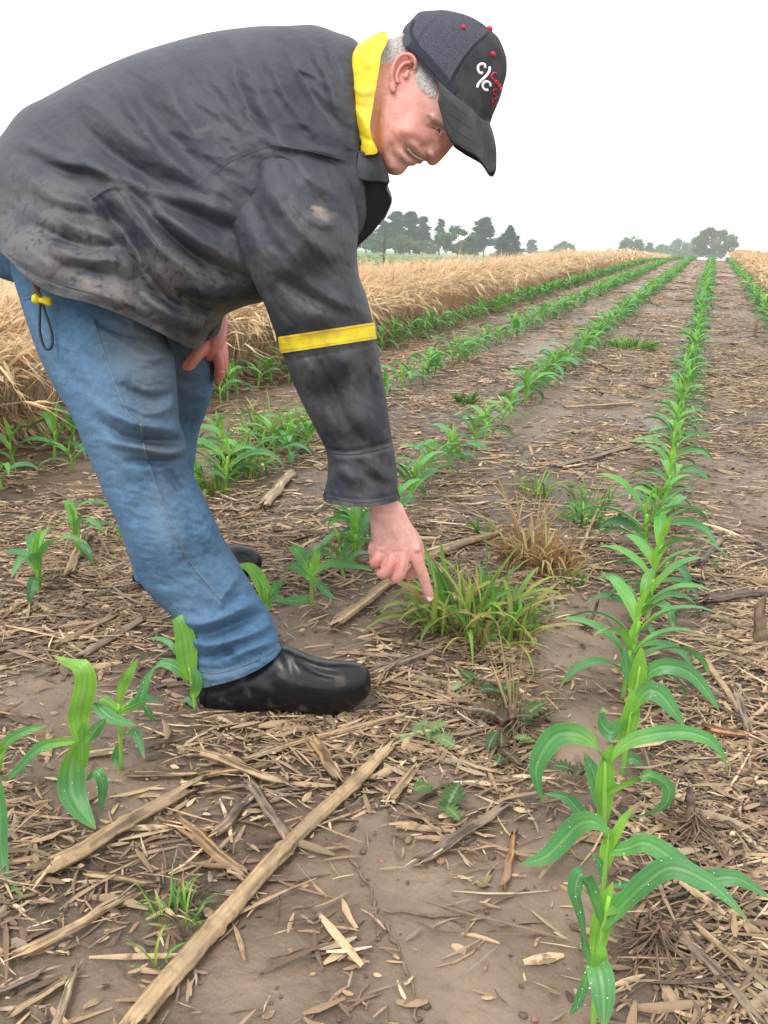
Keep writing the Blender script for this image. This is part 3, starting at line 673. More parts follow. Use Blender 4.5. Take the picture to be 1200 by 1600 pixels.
tuft(890, 915, 'small sparse grass tuft right of the withered clump', 24, .05, .04, GR+YL, wd=.004, seed=9)
tuft(728, 632, 'small dark green weed beside the middle corn row', 50, .08, .05, [(.07, .17, .03), (.1, .25, .04)], wd=.010, seed=10)
tuft(910, 818, 'flat dark green weed below the upright grass tuft', 60, .06, .06, GR, wd=.006, seed=11)
tuft(760, 835, 'small dark green weed behind the bent stalk', 26, .05, .035, GR, wd=.007, seed=12)
tuft(245, 1520, 'single thin grass shoot below the seedling tuft', 5, .06, .008, GR, wd=.003, seed=13)
tuft(812, 850, 'tall straw coloured dead grass stems at the right rear of the green clump', 22, .20, .05, [(.5, .36, .18), (.42, .28, .13)], wd=.005, seed=16, name='withered_weed', cat='dead weed', droop=.5)
tuft(798, 1120, 'dry straw coloured shoots rising in front of the grass clump', 9, .17, .012, [(.45, .3, .15)], wd=.004, seed=14, name='dry_shoots', cat='dead weed', droop=.15)
def ragged(px, py, label, n, sz, seed, cols=((.09, .24, .04), (.13, .30, .06), (.06, .12, .035), (.11, .085, .045))):
    """broadleaf weed with toothed leaves lying on the soil"""
    rg = np.random.default_rng(seed+40); b = G(px, py); r = empty('broadleaf_weed', b, label, 'weed', 'ragged green weeds')
    for i in range(n):
        a = rg.uniform(0, 6.28); L = sz*1.35*rg.uniform(.6, 1.2); el = R(rg.uniform(15, 60)); P = leaf_curve(b+np.array([rg.normal(0, sz*.3), rg.normal(0, sz*.3), .006]), a, el, el-R(60), L, 15); P[:, 2] = np.maximum(P[:, 2], .011+rg.random()*.006)
        V, Fc, T = leaf_geo(P, L*.5, np.array(cols[rg.choice(len(cols))]), twist=rg.normal(0, .5), vfold=.15, wave=.002, seed=i, base=.3)
        V = V.reshape(15, 9, 3); k = np.where(np.arange(15) % 2, .5, 1.25)*(1+rg.normal(0, .1, 15)); mid = V[:, 4:5]; V = mid+(V-mid)*k[:, None, None]
        obj('leaf', V.reshape(-1, 3), Fc, M_weed, r, {'tint': T}, smooth=False)
ragged(786, 1090, 'ragged weed leaves rising in front of the grass clump', 6, .038, 1)
ragged(800, 1135, 'dark wilted broadleaf weed in front of the grass clump', 9, .05, 9, ((.07, .055, .04), (.09, .13, .04), (.12, .07, .045)))
ragged(775, 1178, 'bright toothed weed leaf standing on the mud', 4, .04, 2)
ragged(660, 1150, 'flat torn weed leaves right of the near boot', 5, .038, 3, ((.16, .26, .08), (.2, .3, .12)))
ragged(838, 1165, 'pale toothed weed leaf at the left of the corn row', 5, .035, 4, ((.2, .32, .1), (.12, .28, .06)))
ragged(895, 1215, 'weed leaves half hidden by the arching corn leaf', 4, .045, 5)
ragged(680, 1245, 'dark wet weed leaf lying on the mud', 3, .06, 6, ((.06, .12, .035), (.1, .2, .05)))
ragged(735, 1072, 'muddy weed leaves below the grass clump', 4, .03, 7, ((.08, .16, .04), (.3, .33, .17)))
ragged(905, 800, 'broad weed leaves under the upright grass tuft', 6, .05, 8, ((.06, .22, .03), (.08, .25, .04)))
# ------------------------------------------------------------------ ripe grain
M_wheat = mat('ripe_straw', (.6, .42, .2), rough=.6, spec=.3, tint=True, transl=.25)
WP = np.array([(.62, .455, .27), (.68, .52, .33), (.53, .385, .23), (.74, .59, .40), (.44, .32, .195), (.58, .455, .31)])
def wheat(n, xr, yr, wsc, seed, awns=True, h0=.44, lean_out=0, edge=None):
    rg = np.random.default_rng(seed); m = int(n*1.9)
    y = yr[0]*(yr[1]/yr[0])**rg.random(m) if yr[0] > 1 else rg.uniform(*yr, m); x = rg.uniform(*xr, m)
    if edge is not None:                                # crowd the cut edge of the stand
        q = rg.random(m) < .3; x[q] = edge+np.sign(edge)*np.abs(rg.normal(0, .18, q.sum()))
    px, py, zc = proj(np.stack([x, y, 0*x+.4], 1)); k = (px > -420) & (px < 1650) & (zc > .5); x, y = x[k][:n], y[k][:n]; n = len(x)
    hh = h0*(1+.12*fbm(x*.8, y*.5, 3, 3))*rg.uniform(.78, 1.08, n)
    a = rg.normal(.2, 1.6, n); lean = np.abs(rg.normal(0, .45, n))+.08
    K = 6; t = np.linspace(0, 1, K)
    L = hh*1.05
    dx = np.cos(a)*lean; dy = np.sin(a)*lean
    C = np.stack([x[:, None]+dx[:, None]*L[:, None]*t**1.8, y[:, None]+dy[:, None]*L[:, None]*t**1.8, L[:, None]*(t-.18*lean[:, None]*t**2)], -1)
    gzz = gh(x, y); C[..., 2] += gzz[:, None]
    va = rg.uniform(0, np.pi, n); S = np.stack([np.cos(va), np.sin(va), 0*va], -1)[:, None]
    W = np.full((n, K), .0013*wsc)*rg.uniform(.7, 1.4, (n, 1))
    c = np.clip(WP[rg.choice(len(WP), n)]*rg.uniform(.92, 1.3, (n, 1)), 0, .92)
    zt = (.55+.45*t)[None, :, None]
    V, Fc = ribbons(C, W, S); T = np.repeat((c[:, None]*np.ones((1, K, 1))), 2, 1).reshape(-1, 3)
    out = [(V, Fc, T)]
    # heads: nodding ears
    K2 = 4; u = np.linspace(0, 1, K2); e = C[:, -1]; a2 = a+rg.normal(0, .7, n); el = rg.normal(.1, .6, n)
    D = np.stack([np.cos(a2)*np.cos(el), np.sin(a2)*np.cos(el), np.sin(el)], -1)
    Le = .075*rg.uniform(.7, 1.3, n)*max(1, wsc**.35)
    E = e[:, None]+D[:, None]*(Le[:, None]*u)[..., None]; E[..., 2] -= (.25*Le)[:, None]*u**2
    We = np.array([.4, 1, .9, .15])[None]*.0052*wsc**.8*rg.uniform(.8, 1.2, (n, 1))
    for rot in ((0,), (1,)):
        S2 = np.cross(D, (0, 0, 1.0)); S2 /= np.linalg.norm(S2, axis=1)[:, None]+1e-9
        if rot[0]: S2 = np.cross(D, S2)
        V, Fc = ribbons(E, We, S2[:, None]); out.append((V, Fc, np.repeat(c*1.08, K2*2, 0)))
        if wsc > 2.5: break
    if awns:
        for q in range(4):
            K3 = 3; u = np.linspace(0, 1, K3); d = D+rg.normal(0, .28, (n, 3)); st = E[:, 1+q % 3]
            A = st[:, None]+d[:, None]*(.10*u)[None, :, None]*rg.uniform(.7, 1.3, (n, 1, 1)); S2 = np.cross(d, rg.normal(0, 1, (n, 3))); S2 /= np.linalg.norm(S2, axis=1)[:, None]+1e-9
            V, Fc = ribbons(A, np.broadcast_to(np.array([.0009, .0007, .0003])*wsc, (n, 3)), S2[:, None]); out.append((V, Fc, np.repeat(c*1.12, K3*2, 0)))
    # dry leaves
    i = rg.random(n) < .8; b = C[i][:, rg.integers(1, 5)]; k = i.sum(); a3 = rg.uniform(0, 6.28, k); Ll = rg.uniform(.08, .22, k); u = np.linspace(0, 1, 5)
    Lf = np.stack([b[:, 0:1]+np.cos(a3)[:, None]*Ll[:, None]*u, b[:, 1:2]+np.sin(a3)[:, None]*Ll[:, None]*u, np.maximum(b[:, 2:3]+Ll[:, None]*(.5*u-1.2*u*u), gzz[i][:, None]+.01)], -1)
    S3 = np.stack([-np.sin(a3), np.cos(a3), rg.normal(0, .4, k)], -1)[:, None]
    V, Fc = ribbons(Lf, np.array([.6, 1, 1, .7, .1])[None]*.003*wsc**.8*np.ones((k, 1)), S3); out.append((V, Fc, np.repeat(c[i]*.9, 10, 0)))
    return out
def wheatfield(name, specs, label, loc):
    g = Geo()
    for sp in specs:
        for V, Fc, T in wheat(**sp): g.add(V, Fc, T)
    o = g.build(name, M_wheat, loc=loc, smooth=False); tag(o, label, None, kind='stuff')
wheatfield('ripe_grain', [
 dict(n=21000, xr=(-5.2, WHEAT_L), yr=(1.2, 6.5), wsc=1.0, seed=1, edge=WHEAT_L-.03),
 dict(n=31000, xr=(-8.3, WHEAT_L), yr=(4, 18), wsc=1.35, seed=2, edge=WHEAT_L-.03),
 dict(n=26000, xr=(-8.4, WHEAT_L), yr=(14, 55), wsc=2.6, seed=3, awns=False, edge=WHEAT_L-.03)], 'stand of ripe straw-coloured grain left of the corn rows', (-5, 10, 0))
wheatfield('ripe_grain', [
 dict(n=5000, xr=(WHEAT_R, 5), yr=(4, 11), wsc=1.2, seed=5, edge=WHEAT_R+.03),
 dict(n=18000, xr=(WHEAT_R, 12), yr=(10, 55), wsc=2.4, seed=6, awns=False, edge=WHEAT_R+.03)], 'stand of ripe straw-coloured grain at the right edge', (5, 40, 0))
# green crop beyond the grain: low leafy cover
M_crop = mat('green_crop', (.1, .22, .05), rough=.6, tint=True, transl=.2)
rg = np.random.default_rng(8); g = Geo()
n = 26000; y = 3*(200/3)**rg.random(n); x = STRIP_END-.2-rg.random(n)**1.6*90
px, py, zc = proj(np.stack([x, y, 0*x], 1)); k = (px > -60) & (px < 1100); x, y, zc = x[k], y[k], zc[k]; n = len(x)
a = rg.uniform(0, 6.28, n); L = .22+.012*zc; el = rg.uniform(.3, 1.2, n); u = np.linspace(0, 1, 4)
C = np.stack([x[:, None]+np.cos(a)[:, None]*L[:, None]*u*np.cos(el)[:, None], y[:, None]+np.sin(a)[:, None]*L[:, None]*u*np.cos(el)[:, None], gh(x, y)[:, None]+.25*np.sin(el)[:, None]*(u*1.6-u*u*.8)], -1)
V, Fc = ribbons(C, np.array([.6, 1, .8, .1])[None]*(.008+.0018*zc)[:, None], np.stack([-np.sin(a), np.cos(a), 0*a+.2], -1)[:, None])
cc = np.array([(.12, .24, .05), (.18, .28, .08), (.09, .2, .04)])[rg.choice(3, n)]*rg.uniform(.8, 1.2, (n, 1))
g.add(V, Fc, np.repeat(cc, 8, 0)); o = g.build('green_crop', M_crop, loc=(-30, 40, 0), smooth=False); tag(o, 'low green crop beyond the ripe grain', None, kind='stuff')
# ------------------------------------------------------------------ far trees
M_bark = mat('bark', (.12, .09, .07), rough=.9)
def crown_mat(nm, c): return mat(nm, c, rough=.75, spec=.15, tint=True, transl=.15)
M_crown = crown_mat('foliage', (.06, .1, .04))
def tree(px, topy, wpx, dist, kind, label, seed, base_y=None, crown0=.25, grp='trees on the horizon'):
    rg = np.random.default_rng(seed+300)
    d = rays(float(px), 402.0); d = d/np.linalg.norm(d[:2]); b = np.array([d[0]*dist, d[1]*dist, gz(d[0]*dist, d[1]*dist)])
    wpx *= 1.4 if kind[1] != 'round' else 1.15; zc = float(proj(b)[2]); top = at(float(px), float(topy), zc)[2]; Hh = top-b[2]; Wd = wpx*zc/F
    r = empty(kind[0], b, label, 'tree', grp)
    n = 7; zz = np.linspace(-.2, Hh*.9, n); P = b+np.stack([np.cumsum(rg.normal(0, Hh*.006, n)), np.cumsum(rg.normal(0, Hh*.006, n)), zz], 1)
    gt = Geo(); V, Fc = tube(P, np.linspace(.022, .004, n)*Hh, 7); gt.add(V, Fc)
    cl = []
    style = kind[1]
    if style == 'pine':
        for q in range(85):
            f = rg.uniform(crown0, 1)**.85; z = Hh*(crown0+(1-crown0)*(f-crown0)/(1-crown0)) if q else Hh*.97
            z = Hh*f; rad = Wd*.5*(1.08-f)**.5*rg.uniform(.2, 1.05); a = rg.uniform(0, 6.28); c = b+np.array([math.cos(a)*rad*.8, math.sin(a)*rad*.8, z])
            cl.append((c, Wd*.155*rg.uniform(.6, 1.4)*(1.25-f*.6), .42))
            V, Fc = tube(np.linspace(b+[0, 0, z-Hh*.04], c, 3), np.array([.006, .004, .002])*Hh, 4); gt.add(V, Fc)
    elif style == 'spruce':
        for q in range(110):
            f = rg.uniform(.08, 1); rad = Wd*.5*(1-f)**.8*rg.uniform(.5, 1); a = rg.uniform(0, 6.28); cl.append((b+np.array([math.cos(a)*rad, math.sin(a)*rad, Hh*f]), Wd*.15*(1.2-f), .5))
    else:
        for q in range(75):
            v = rg.normal(size=3); v /= np.linalg.norm(v); rr = rg.uniform(.35, 1)**.5; c = b+np.array([v[0]*Wd*.42*rr, v[1]*Wd*.42*rr, Hh*(crown0+1)/2+v[2]*Hh*(1-crown0)*.42*rr])
            cl.append((c, min(Wd, Hh)*.135*rg.uniform(.6, 1.3), .8))
            if q % 4 == 0: V, Fc = tube(np.linspace(b+[0, 0, Hh*.3], c, 3), np.array([.009, .006, .002])*Hh, 4); gt.add(V, Fc)
    gt.build('trunk', M_bark, r)
    g = Geo(); base = np.array(kind[2])
    cts = []; cols = []
    for c, s, fl in cl:
        k = 105; p = rg.normal(size=(k, 3)); p /= np.linalg.norm(p, axis=1)[:, None]; p *= rg.uniform(.3, 1.1, (k, 1)); cts.append(c+p*s*np.array([1, 1, fl])); cols.append(np.tile(base*rg.uniform(.65, 1.4), (k, 1))*rg.uniform(.85, 1.15, (k, 1)))
    cts = np.concatenate(cts); cols = np.concatenate(cols); N = len(cts); q = Wd*.029 if style != 'round' else Wd*.024
    A = rg.normal(size=(N, 3)); A /= np.linalg.norm(A, axis=1)[:, None]; B = np.cross(A, rg.normal(size=(N, 3))); B /= np.linalg.norm(B, axis=1)[:, None]
    sz = q*rg.uniform(.6, 1.4, (N, 1)); V = np.stack([cts-A*sz, cts-B*sz*.6, cts+A*sz, cts+B*sz*.6], 1).reshape(-1, 3)
    g.add(V, np.arange(N*4).reshape(-1, 4), np.repeat(cols, 4, 0)); g.build('crown', M_crown, r, smooth=False)
PINE, SPR, RND = (('pine_tree', 'pine', (.035, .07, .052)), ('spruce_tree', 'spruce', (.035, .07, .04)), ('broadleaf_tree', 'round', (.085, .15, .05)))
T_ = [(590, 366, 46, 295, RND, 'dark undergrowth tree at the foot of the left pines', 0), (630, 364, 50, 295, RND, 'dark bushy tree below the tallest pine', 0), (655, 374, 30, 300, RND, 'bushy tree below the rightmost pine of the grove', 0), (545, 340, 40, 290, PINE, 'tall pine half hidden behind the hanging coat front', .1), (572, 338, 34, 300, PINE, 'leftmost clear pine beside the hanging coat front', .1), (598, 345, 30, 310, PINE, 'dark pine behind the wooden pole', .08),
 (618, 332, 36, 300, PINE, 'tallest pine of the left grove', .15), (640, 332, 34, 305, PINE, 'pine at the right of the tallest pine', .2), (659, 340, 28, 310, PINE, 'rightmost pine of the left grove with bare lower trunk', .3),
 (686, 343, 20, 330, PINE, 'narrow single pine left of the pale rounded tree', .25), (672, 372, 34, 340, RND, 'low pale tree under the narrow single pine', 0), (714, 352, 58, 280, RND, 'wide rounded pale green tree between the pines', 0),
 (755, 341, 42, 300, PINE, 'tall spreading pine right of the rounded pale tree', .25), (741, 372, 30, 310, RND, 'low bushy tree under the spreading pine', 0), (794, 353, 40, 270, SPR, 'dense dark conical conifer right of the spreading pine', 0),
 (829, 375, 20, 480, PINE, 'faint thin hazy tree right of the dark conical conifer', .2), (853, 391, 40, 500, RND, 'low hazy hedge tree', 0), (881, 376, 34, 480, RND, 'hazy rounded tree left of the distant barn', 0),
 (866, 388, 30, 520, RND, 'small hazy bush left of the hazy rounded tree', 0), (950, 387, 20, 560, RND, 'small faint tree right of the distant barn', 0), (984, 366, 40, 420, RND, 'rounded dark tree alone near the row ends', 0), (1013, 379, 16, 520, PINE, 'tiny hazy pine right of the rounded dark tree', .2),
 (1034, 378, 26, 540, RND, 'hazy tree left of the large right tree', 0), (1056, 371, 34, 560, RND, 'taller hazy tree beside the large right tree', 0), (1078, 378, 26, 560, RND, 'last hazy tree touching the large right tree', 0), (1114, 354, 66, 400, RND, 'large broad tree at the end of the corn rows', 0)]
for i, (px, ty, wp, ds, kd, lb, c0) in enumerate(T_): tree(px, ty, wp, ds, kd, lb, i, crown0=c0)
# far left, seen under the coat: nothing but field. A wooden pole by the field edge
d = rays(600.0, 402.0); d = d/np.linalg.norm(d[:2]); pb = d*62; pb[2] = gz(pb[0], pb[1])
V, Fc = tube(pb+np.stack([np.zeros(5), np.zeros(5), np.linspace(-.1, 2.9, 5)], 1), np.linspace(.10, .08, 5), 8); o = obj('wooden_pole', V, Fc, M_bark, loc=pb); tag(o, 'thin dark wooden pole at the green field edge', 'pole')
# barn
d = rays(922.0, 402.0); d = d/np.linalg.norm(d[:2]); bb = d*520; bb[2] = gz(bb[0], bb[1]); rx = np.array([d[1], -d[0], 0])
r = empty('barn', bb, 'faint long low barn with dark roof on the horizon', 'barn')
def P3(a, b_, c): return bb+rx*a+d*np.array([1, 1, 0])*b_+np.array([0, 0, c])
w2, dp, eh, rh = 8.0, 5, 2.4, 4.2
V = [P3(-w2, -dp, 0), P3(w2, -dp, 0), P3(w2, dp, 0), P3(-w2, dp, 0), P3(-w2, -dp, eh), P3(w2, -dp, eh), P3(w2, dp, eh), P3(-w2, dp, eh), P3(-w2, 0, rh), P3(w2, 0, rh)]
obj('wall', V, [(0, 1, 5, 4), (1, 2, 6, 9, 5), (2, 3, 7, 6), (3, 0, 4, 8, 7)], mat('barn_wall', (.3, .27, .25), col2=(.22, .2, .19), nscale=.8), r, smooth=False)
V = []
for e in (-1, 1):
    s0 = e*(w2+.6); V += [P3(s0, -dp-.7, eh-.25), P3(s0, 0, rh+.05), P3(s0, dp+.7, eh-.25), P3(s0, dp+.7, eh), P3(s0, 0, rh+.4), P3(s0, -dp-.7, eh)]
obj('roof', V, [(0, 6, 7, 1), (1, 7, 8, 2), (2, 8, 9, 3), (3, 9, 10, 4), (4, 10, 11, 5), (5, 11, 6, 0), (0, 1, 4, 5), (1, 2, 3, 4), (6, 11, 10, 7), (7, 10, 9, 8)], mat('barn_roof', (.20, .22, .25), col2=(.16, .18, .21), nscale=.6), r, smooth=False)
for q in (-4.5, 0.5, 5):
    gd = Geo(); A0 = P3(q-.9, -dp-.03, .02); 
    V = [P3(q-.9, -dp-.06, .02), P3(q+.9, -dp-.06, .02), P3(q+.9, -dp-.06, 1.9), P3(q-.9, -dp-.06, 1.9), P3(q-.9, -dp-.003, .02), P3(q+.9, -dp-.003, .02), P3(q+.9, -dp-.003, 1.9), P3(q-.9, -dp-.003, 1.9)]
    obj('door', V, [(0, 1, 2, 3), (0, 4, 5, 1), (1, 5, 6, 2), (2, 6, 7, 3), (3, 7, 4, 0)], mat('barn_door', (.08, .07, .07)), r, smooth=False)
# ------------------------------------------------------------------ haze over the far field
def box(x0, x1, y0, y1, z0, z1):
    V = [(x, y, z) for z in (z0, z1) for x, y in ((x0, y0), (x1, y0), (x1, y1), (x0, y1))]
    return V, [(3, 2, 1, 0), (4, 5, 6, 7), (0, 1, 5, 4), (1, 2, 6, 5), (2, 3, 7, 6), (3, 0, 4, 7)]
hm = bpy.data.materials.new('haze_air'); hm.use_nodes = True; t = hm.node_tree; t.nodes.clear()
pv = t.nodes.new('ShaderNodeVolumePrincipled'); pv.inputs['Color'].default_value = (.93, .96, 1, 1); pv.inputs['Density'].default_value = .0007; pv.inputs['Anisotropy'].default_value = .2
mo = t.nodes.new('ShaderNodeOutputMaterial'); t.links.new(pv.outputs[0], mo.inputs['Volume'])
V, Fc = box(-905, 705, -65, 1055, -26, 45)
o = obj('haze', V, Fc, hm, smooth=False); tag(o, 'pale humid haze over the far field', None, kind='stuff')
# ================================================================== the man
def smooth_poly(P, step=5, corners=()):
    return catmull(np.array(P, float), step=step, closed=True)
def seg_dist(q, poly, closed=True):
    """distance of points q (N,2) to polyline; also returns the arc parameter 0..1"""
    A = poly; B = np.roll(poly, -1, 0) if closed else poly[1:]; A = A if closed else poly[:-1]
    L = np.linalg.norm(B-A, axis=1); cs = np.r_[0, np.cumsum(L)]; tot = cs[-1]+1e-9
    best = np.full(len(q), 1e9); par = np.zeros(len(q))
    for i in range(len(A)):
        d = B[i]-A[i]; l2 = d@d+1e-12; t = np.clip(((q-A[i])@d)/l2, 0, 1)
        dd = np.hypot(q[:, 0]-A[i, 0]-t*d[0], q[:, 1]-A[i, 1]-t*d[1]); k = dd < best
        best[k] = dd[k]; par[k] = (cs[i]+t[k]*L[i])/tot
    return best, par
def inside(q, poly):
    x, y = q[:, 0], q[:, 1]; r = np.zeros(len(q), bool); n = len(poly)
    for i in range(n):
        x1, y1 = poly[i]; x2, y2 = poly[(i+1) % n]
        if y1 == y2: continue
        c = ((y1 > y) != (y2 > y)) & (x < (x2-x1)*(y-y1)/(y2-y1)+x1); r ^= c
    return r
class Bulge:
    """rounded thickness over an outline: sqrt of a Poisson solution, exact at the border"""
    def __init__(s, dom, step=4):
        s.dom = dom; s.step = step; lo = dom.min(0)-3*step; hi = dom.max(0)+3*step
        s.lo = lo; nx, ny = ((hi-lo)/step).astype(int)+1
        gx_, gy_ = np.meshgrid(lo[0]+np.arange(nx)*step, lo[1]+np.arange(ny)*step); q = np.stack([gx_.ravel(), gy_.ravel()], 1)
        m = inside(q, dom); d, _ = seg_dist(q, dom); m &= d > .5
        M = m.reshape(ny, nx); D = d.reshape(ny, nx); u = np.where(M, D*20, 0.0); chk = (np.add.outer(np.arange(ny), np.arange(nx)) % 2)
        om = 1.93
        for it in range(700):
            for c in (0, 1):
                nb = np.zeros_like(u); nb[1:-1, 1:-1] = .25*(u[:-2, 1:-1]+u[2:, 1:-1]+u[1:-1, :-2]+u[1:-1, 2:]+step*step)
                k = M & (chk == c); u[k] += om*(nb[k]-u[k])
            if it > 350: om = 1.7
        W = np.where(M, u/np.maximum(D, step*.8), 0); wt = M & (D > step*.9); W = np.where(wt, W, 0); Wt = wt.astype(float)
        for _ in range(6):
            P = np.pad(W*Wt, 1); Q = np.pad(Wt, 1); a = sum(P[1+i:1+i+ny, 1+j:1+j+nx] for i in (-1, 0, 1) for j in (-1, 0, 1)); b = sum(Q[1+i:1+i+ny, 1+j:1+j+nx] for i in (-1, 0, 1) for j in (-1, 0, 1))
            new = (Wt == 0) & (b > 0); W[new] = a[new]/b[new]; Wt[new] = 1
        s.W = W
    def t(s, q):
        f = (q-s.lo)/s.step; ny, nx = s.W.shape; i = np.clip(f.astype(int), 0, [nx-2, ny-2]); r = np.clip(f-i, 0, 1); x, y = i[:, 0], i[:, 1]
        w_ = (s.W[y, x]*(1-r[:, 0])+s.W[y, x+1]*r[:, 0])*(1-r[:, 1])+(s.W[y+1, x]*(1-r[:, 0])+s.W[y+1, x+1]*r[:, 0])*r[:, 1]
        d, _ = seg_dist(q, s.dom); d = np.where(inside(q, s.dom), d, 0); return np.sqrt(np.maximum(2*d*w_, 0))
def strokes_at(q, strokes):
    """sum of soft folds drawn on the cloth: (points, width px, height m[, sharp])"""
    out = np.zeros(len(q))
    for st in strokes:
        pts, wd, amp = st[:3]; L = catmull(np.array(pts, float), step=8) if len(pts) > 2 else np.array(pts, float)
        lo, hi = L.min(0)-wd*3, L.max(0)+wd*3; k = np.where(((q >= lo) & (q <= hi)).all(1))[0]
        if not len(k): continue
        d, p = seg_dist(q[k], L, False); tp = np.sin(np.clip(p, .02, .98)*np.pi)**.6 if len(st) < 4 else 1.0
        out[k] += amp*np.exp(-(d/wd)**2)*tp
    return out
def depthmap(cp):
    """camera depth over the picture from control points (px, py, depth): smooth inverse-distance plane fit"""
    cp = np.array(cp, float)
    if len(cp) == 1: return lambda q: np.full(len(q), cp[0, 2])
    def f(q):
        d2 = ((q[:, None]-cp[None, :, :2])**2).sum(2)+400.0; w_ = 1/d2**1.5; return (w_*cp[:, 2]).sum(1)/w_.sum(1)
    return f
class Piece: pass
def piece(poly, cp, k=1.0, dom=None, step=3.0, strokes=(), noise=None, back=1.0, flatb=None, tcap=None, sm=5):
    """closed rounded solid over an outline; returns world verts, faces and per-vertex picture position"""
    P = smooth_poly(poly, sm); D = smooth_poly(dom, sm) if dom is not None else P
    B = Bulge(D, 4 if np.ptp(D[:, 0]) > 120 else 2); dm = depthmap(cp)
    tn = np.roll(P, -1, 0)-np.roll(P, 1, 0); nrm = np.stack([-tn[:, 1], tn[:, 0]], 1)/(np.linalg.norm(tn, axis=1)[:, None]+1e-9)
    if not inside(P+nrm*.7, P).mean() > .5: nrm = -nrm
    lo, hi = P.min(0), P.max(0); gx_, gy_ = np.meshgrid(np.arange(lo[0], hi[0], step), np.arange(lo[1], hi[1], step*.866)); gx_[1::2] += step/2
    Q = np.stack([gx_.ravel(), gy_.ravel()], 1); Q = Q[inside(Q, P)]; d, _ = seg_dist(Q, P); Q = Q[d > max(2.6, step*.75)]
    for o_ in (.35, 1.3):
        r = P+nrm*o_; r = r[inside(r, P)]; dd, _ = seg_dist(r, P); Q = np.concatenate([Q, r[dd > o_*.85]])
    n = len(P); A = np.concatenate([P, Q])
    vv, _, ff, *_ = delaunay_2d_cdt([Vector(v) for v in A.tolist()], [(i, (i+1) % n) for i in range(n)], [], 0, 1e-4, False)
    vv = np.array([tuple(v) for v in vv]); ff = np.array([f for f in ff if len(f) == 3]); ff = ff[inside(vv[ff].mean(1), P)]
    t = B.t(vv)*k; 
    if tcap: t = tcap*np.tanh(t/tcap)
    z0 = dm(vv); disp = strokes_at(vv, strokes)
    if noise: disp = disp+noise(vv)
    edge = np.clip(t/18.0, 0, 1)**.7
    tm = t*z0/F; front = z0-tm-disp*edge; bk = z0+tm*back+disp*edge*.6
    Vf = at(vv[:, 0], vv[:, 1], front); Vb = at(vv[:, 0], vv[:, 1], bk); N = len(vv)
    # orient front faces to the camera
    a, b, c = vv[ff[:, 0]], vv[ff[:, 1]], vv[ff[:, 2]]; cr = (b-a)[:, 0]*(c-a)[:, 1]-(b-a)[:, 1]*(c-a)[:, 0]
    ff[cr > 0] = ff[cr > 0][:, ::-1]
    e = np.concatenate([ff[:, [0, 1]], ff[:, [1, 2]], ff[:, [2, 0]]]); key = {tuple(x) for x in e.tolist()}
    be = np.array([x for x in e.tolist() if (x[1], x[0]) not in key])
    F3 = [ff, ff[:, ::-1]+N]; closed = t < .05
    wall = np.stack([be[:, 1], be[:, 0], be[:, 0]+N, be[:, 1]+N], -1)
    V = np.concatenate([Vf, Vb]); mp = np.arange(2*N); mp[N:][closed] = np.where(closed)[0]
    V[:N][closed] = (Vf[closed]+Vb[closed])/2
    F3 = mp[np.concatenate(F3)]
    wl = []; 
    for w4 in mp[wall].tolist():
        u = list(dict.fromkeys(w4))
        if len(u) == 4: wl += [[u[0], u[1], u[2]], [u[0], u[2], u[3]]]
        elif len(u) == 3: wl.append(u)
    if wl: F3 = np.concatenate([F3, np.array(wl)])
    r = Piece(); r.V = V; r.F = F3; r.q = np.concatenate([vv, vv]); r.B = B; r.dm = dm; r.k = k; r.strokes = strokes; r.noise = noise; r.tcap = tcap
    def surf(px, py, off=.002):
        q = np.stack([np.atleast_1d(px), np.atleast_1d(py)], 1).astype(float); t = B.t(q)*k
        if tcap: t = tcap*np.tanh(t/tcap)
        dp = strokes_at(q, strokes)+(noise(q) if noise else 0); ed = np.clip(t/18.0, 0, 1)**.7
        return at(q[:, 0], q[:, 1], dm(q)*(1-t/F)-dp*ed-off)
    r.surf = surf
    return r
def merge(ps):
    V = []; Fc = []; q = []; n = 0
    for p in ps: V.append(p.V); Fc.append(p.F+n); q.append(p.q); n += len(p.V)
    return np.concatenate(V), np.concatenate(Fc), np.concatenate(q)
def remesh(V, Fc, vox, it=3):
    me = mesh('tmp', V, Fc, []); ob = bpy.data.objects.new('tmp', me); COL.objects.link(ob)
    m = ob.modifiers.new('r', 'REMESH'); m.mode = 'VOXEL'; m.voxel_size = vox; m.adaptivity = 0
    s_ = ob.modifiers.new('s', 'SMOOTH'); s_.factor = .5; s_.iterations = it
    dg = bpy.context.evaluated_depsgraph_get(); dg.update(); e = ob.evaluated_get(dg); m2 = e.to_mesh()
    n = len(m2.vertices); a = np.empty(n*3, np.float32); m2.vertices.foreach_get('co', a); nl = len(m2.loops); li = np.empty(nl, np.int32); m2.loops.foreach_get('vertex_index', li)
    nr = np.empty(n*3, np.float32); m2.vertex_normals.foreach_get('vector', nr)
    e.to_mesh_clear(); bpy.data.objects.remove(ob); bpy.data.meshes.remove(me)
    return a.reshape(-1, 3).astype(float), li.reshape(-1, 4), nr.reshape(-1, 3).astype(float)
def blobs(q, L, base=0.0):
    """painted-on wear such as mud and fading: (px, py, rx, ry, angle deg, strength)"""
    out = np.full(len(q), float(base))
    for x, y, rx, ry, a, s in L:
        c, s_ = math.cos(R(a)), math.sin(R(a)); dx, dy = q[:, 0]-x, q[:, 1]-y; u = (dx*c+dy*s_)/rx; v = (-dx*s_+dy*c)/ry
        out += s*np.exp(-(u*u+v*v))
    return np.clip(out, 0, 1)
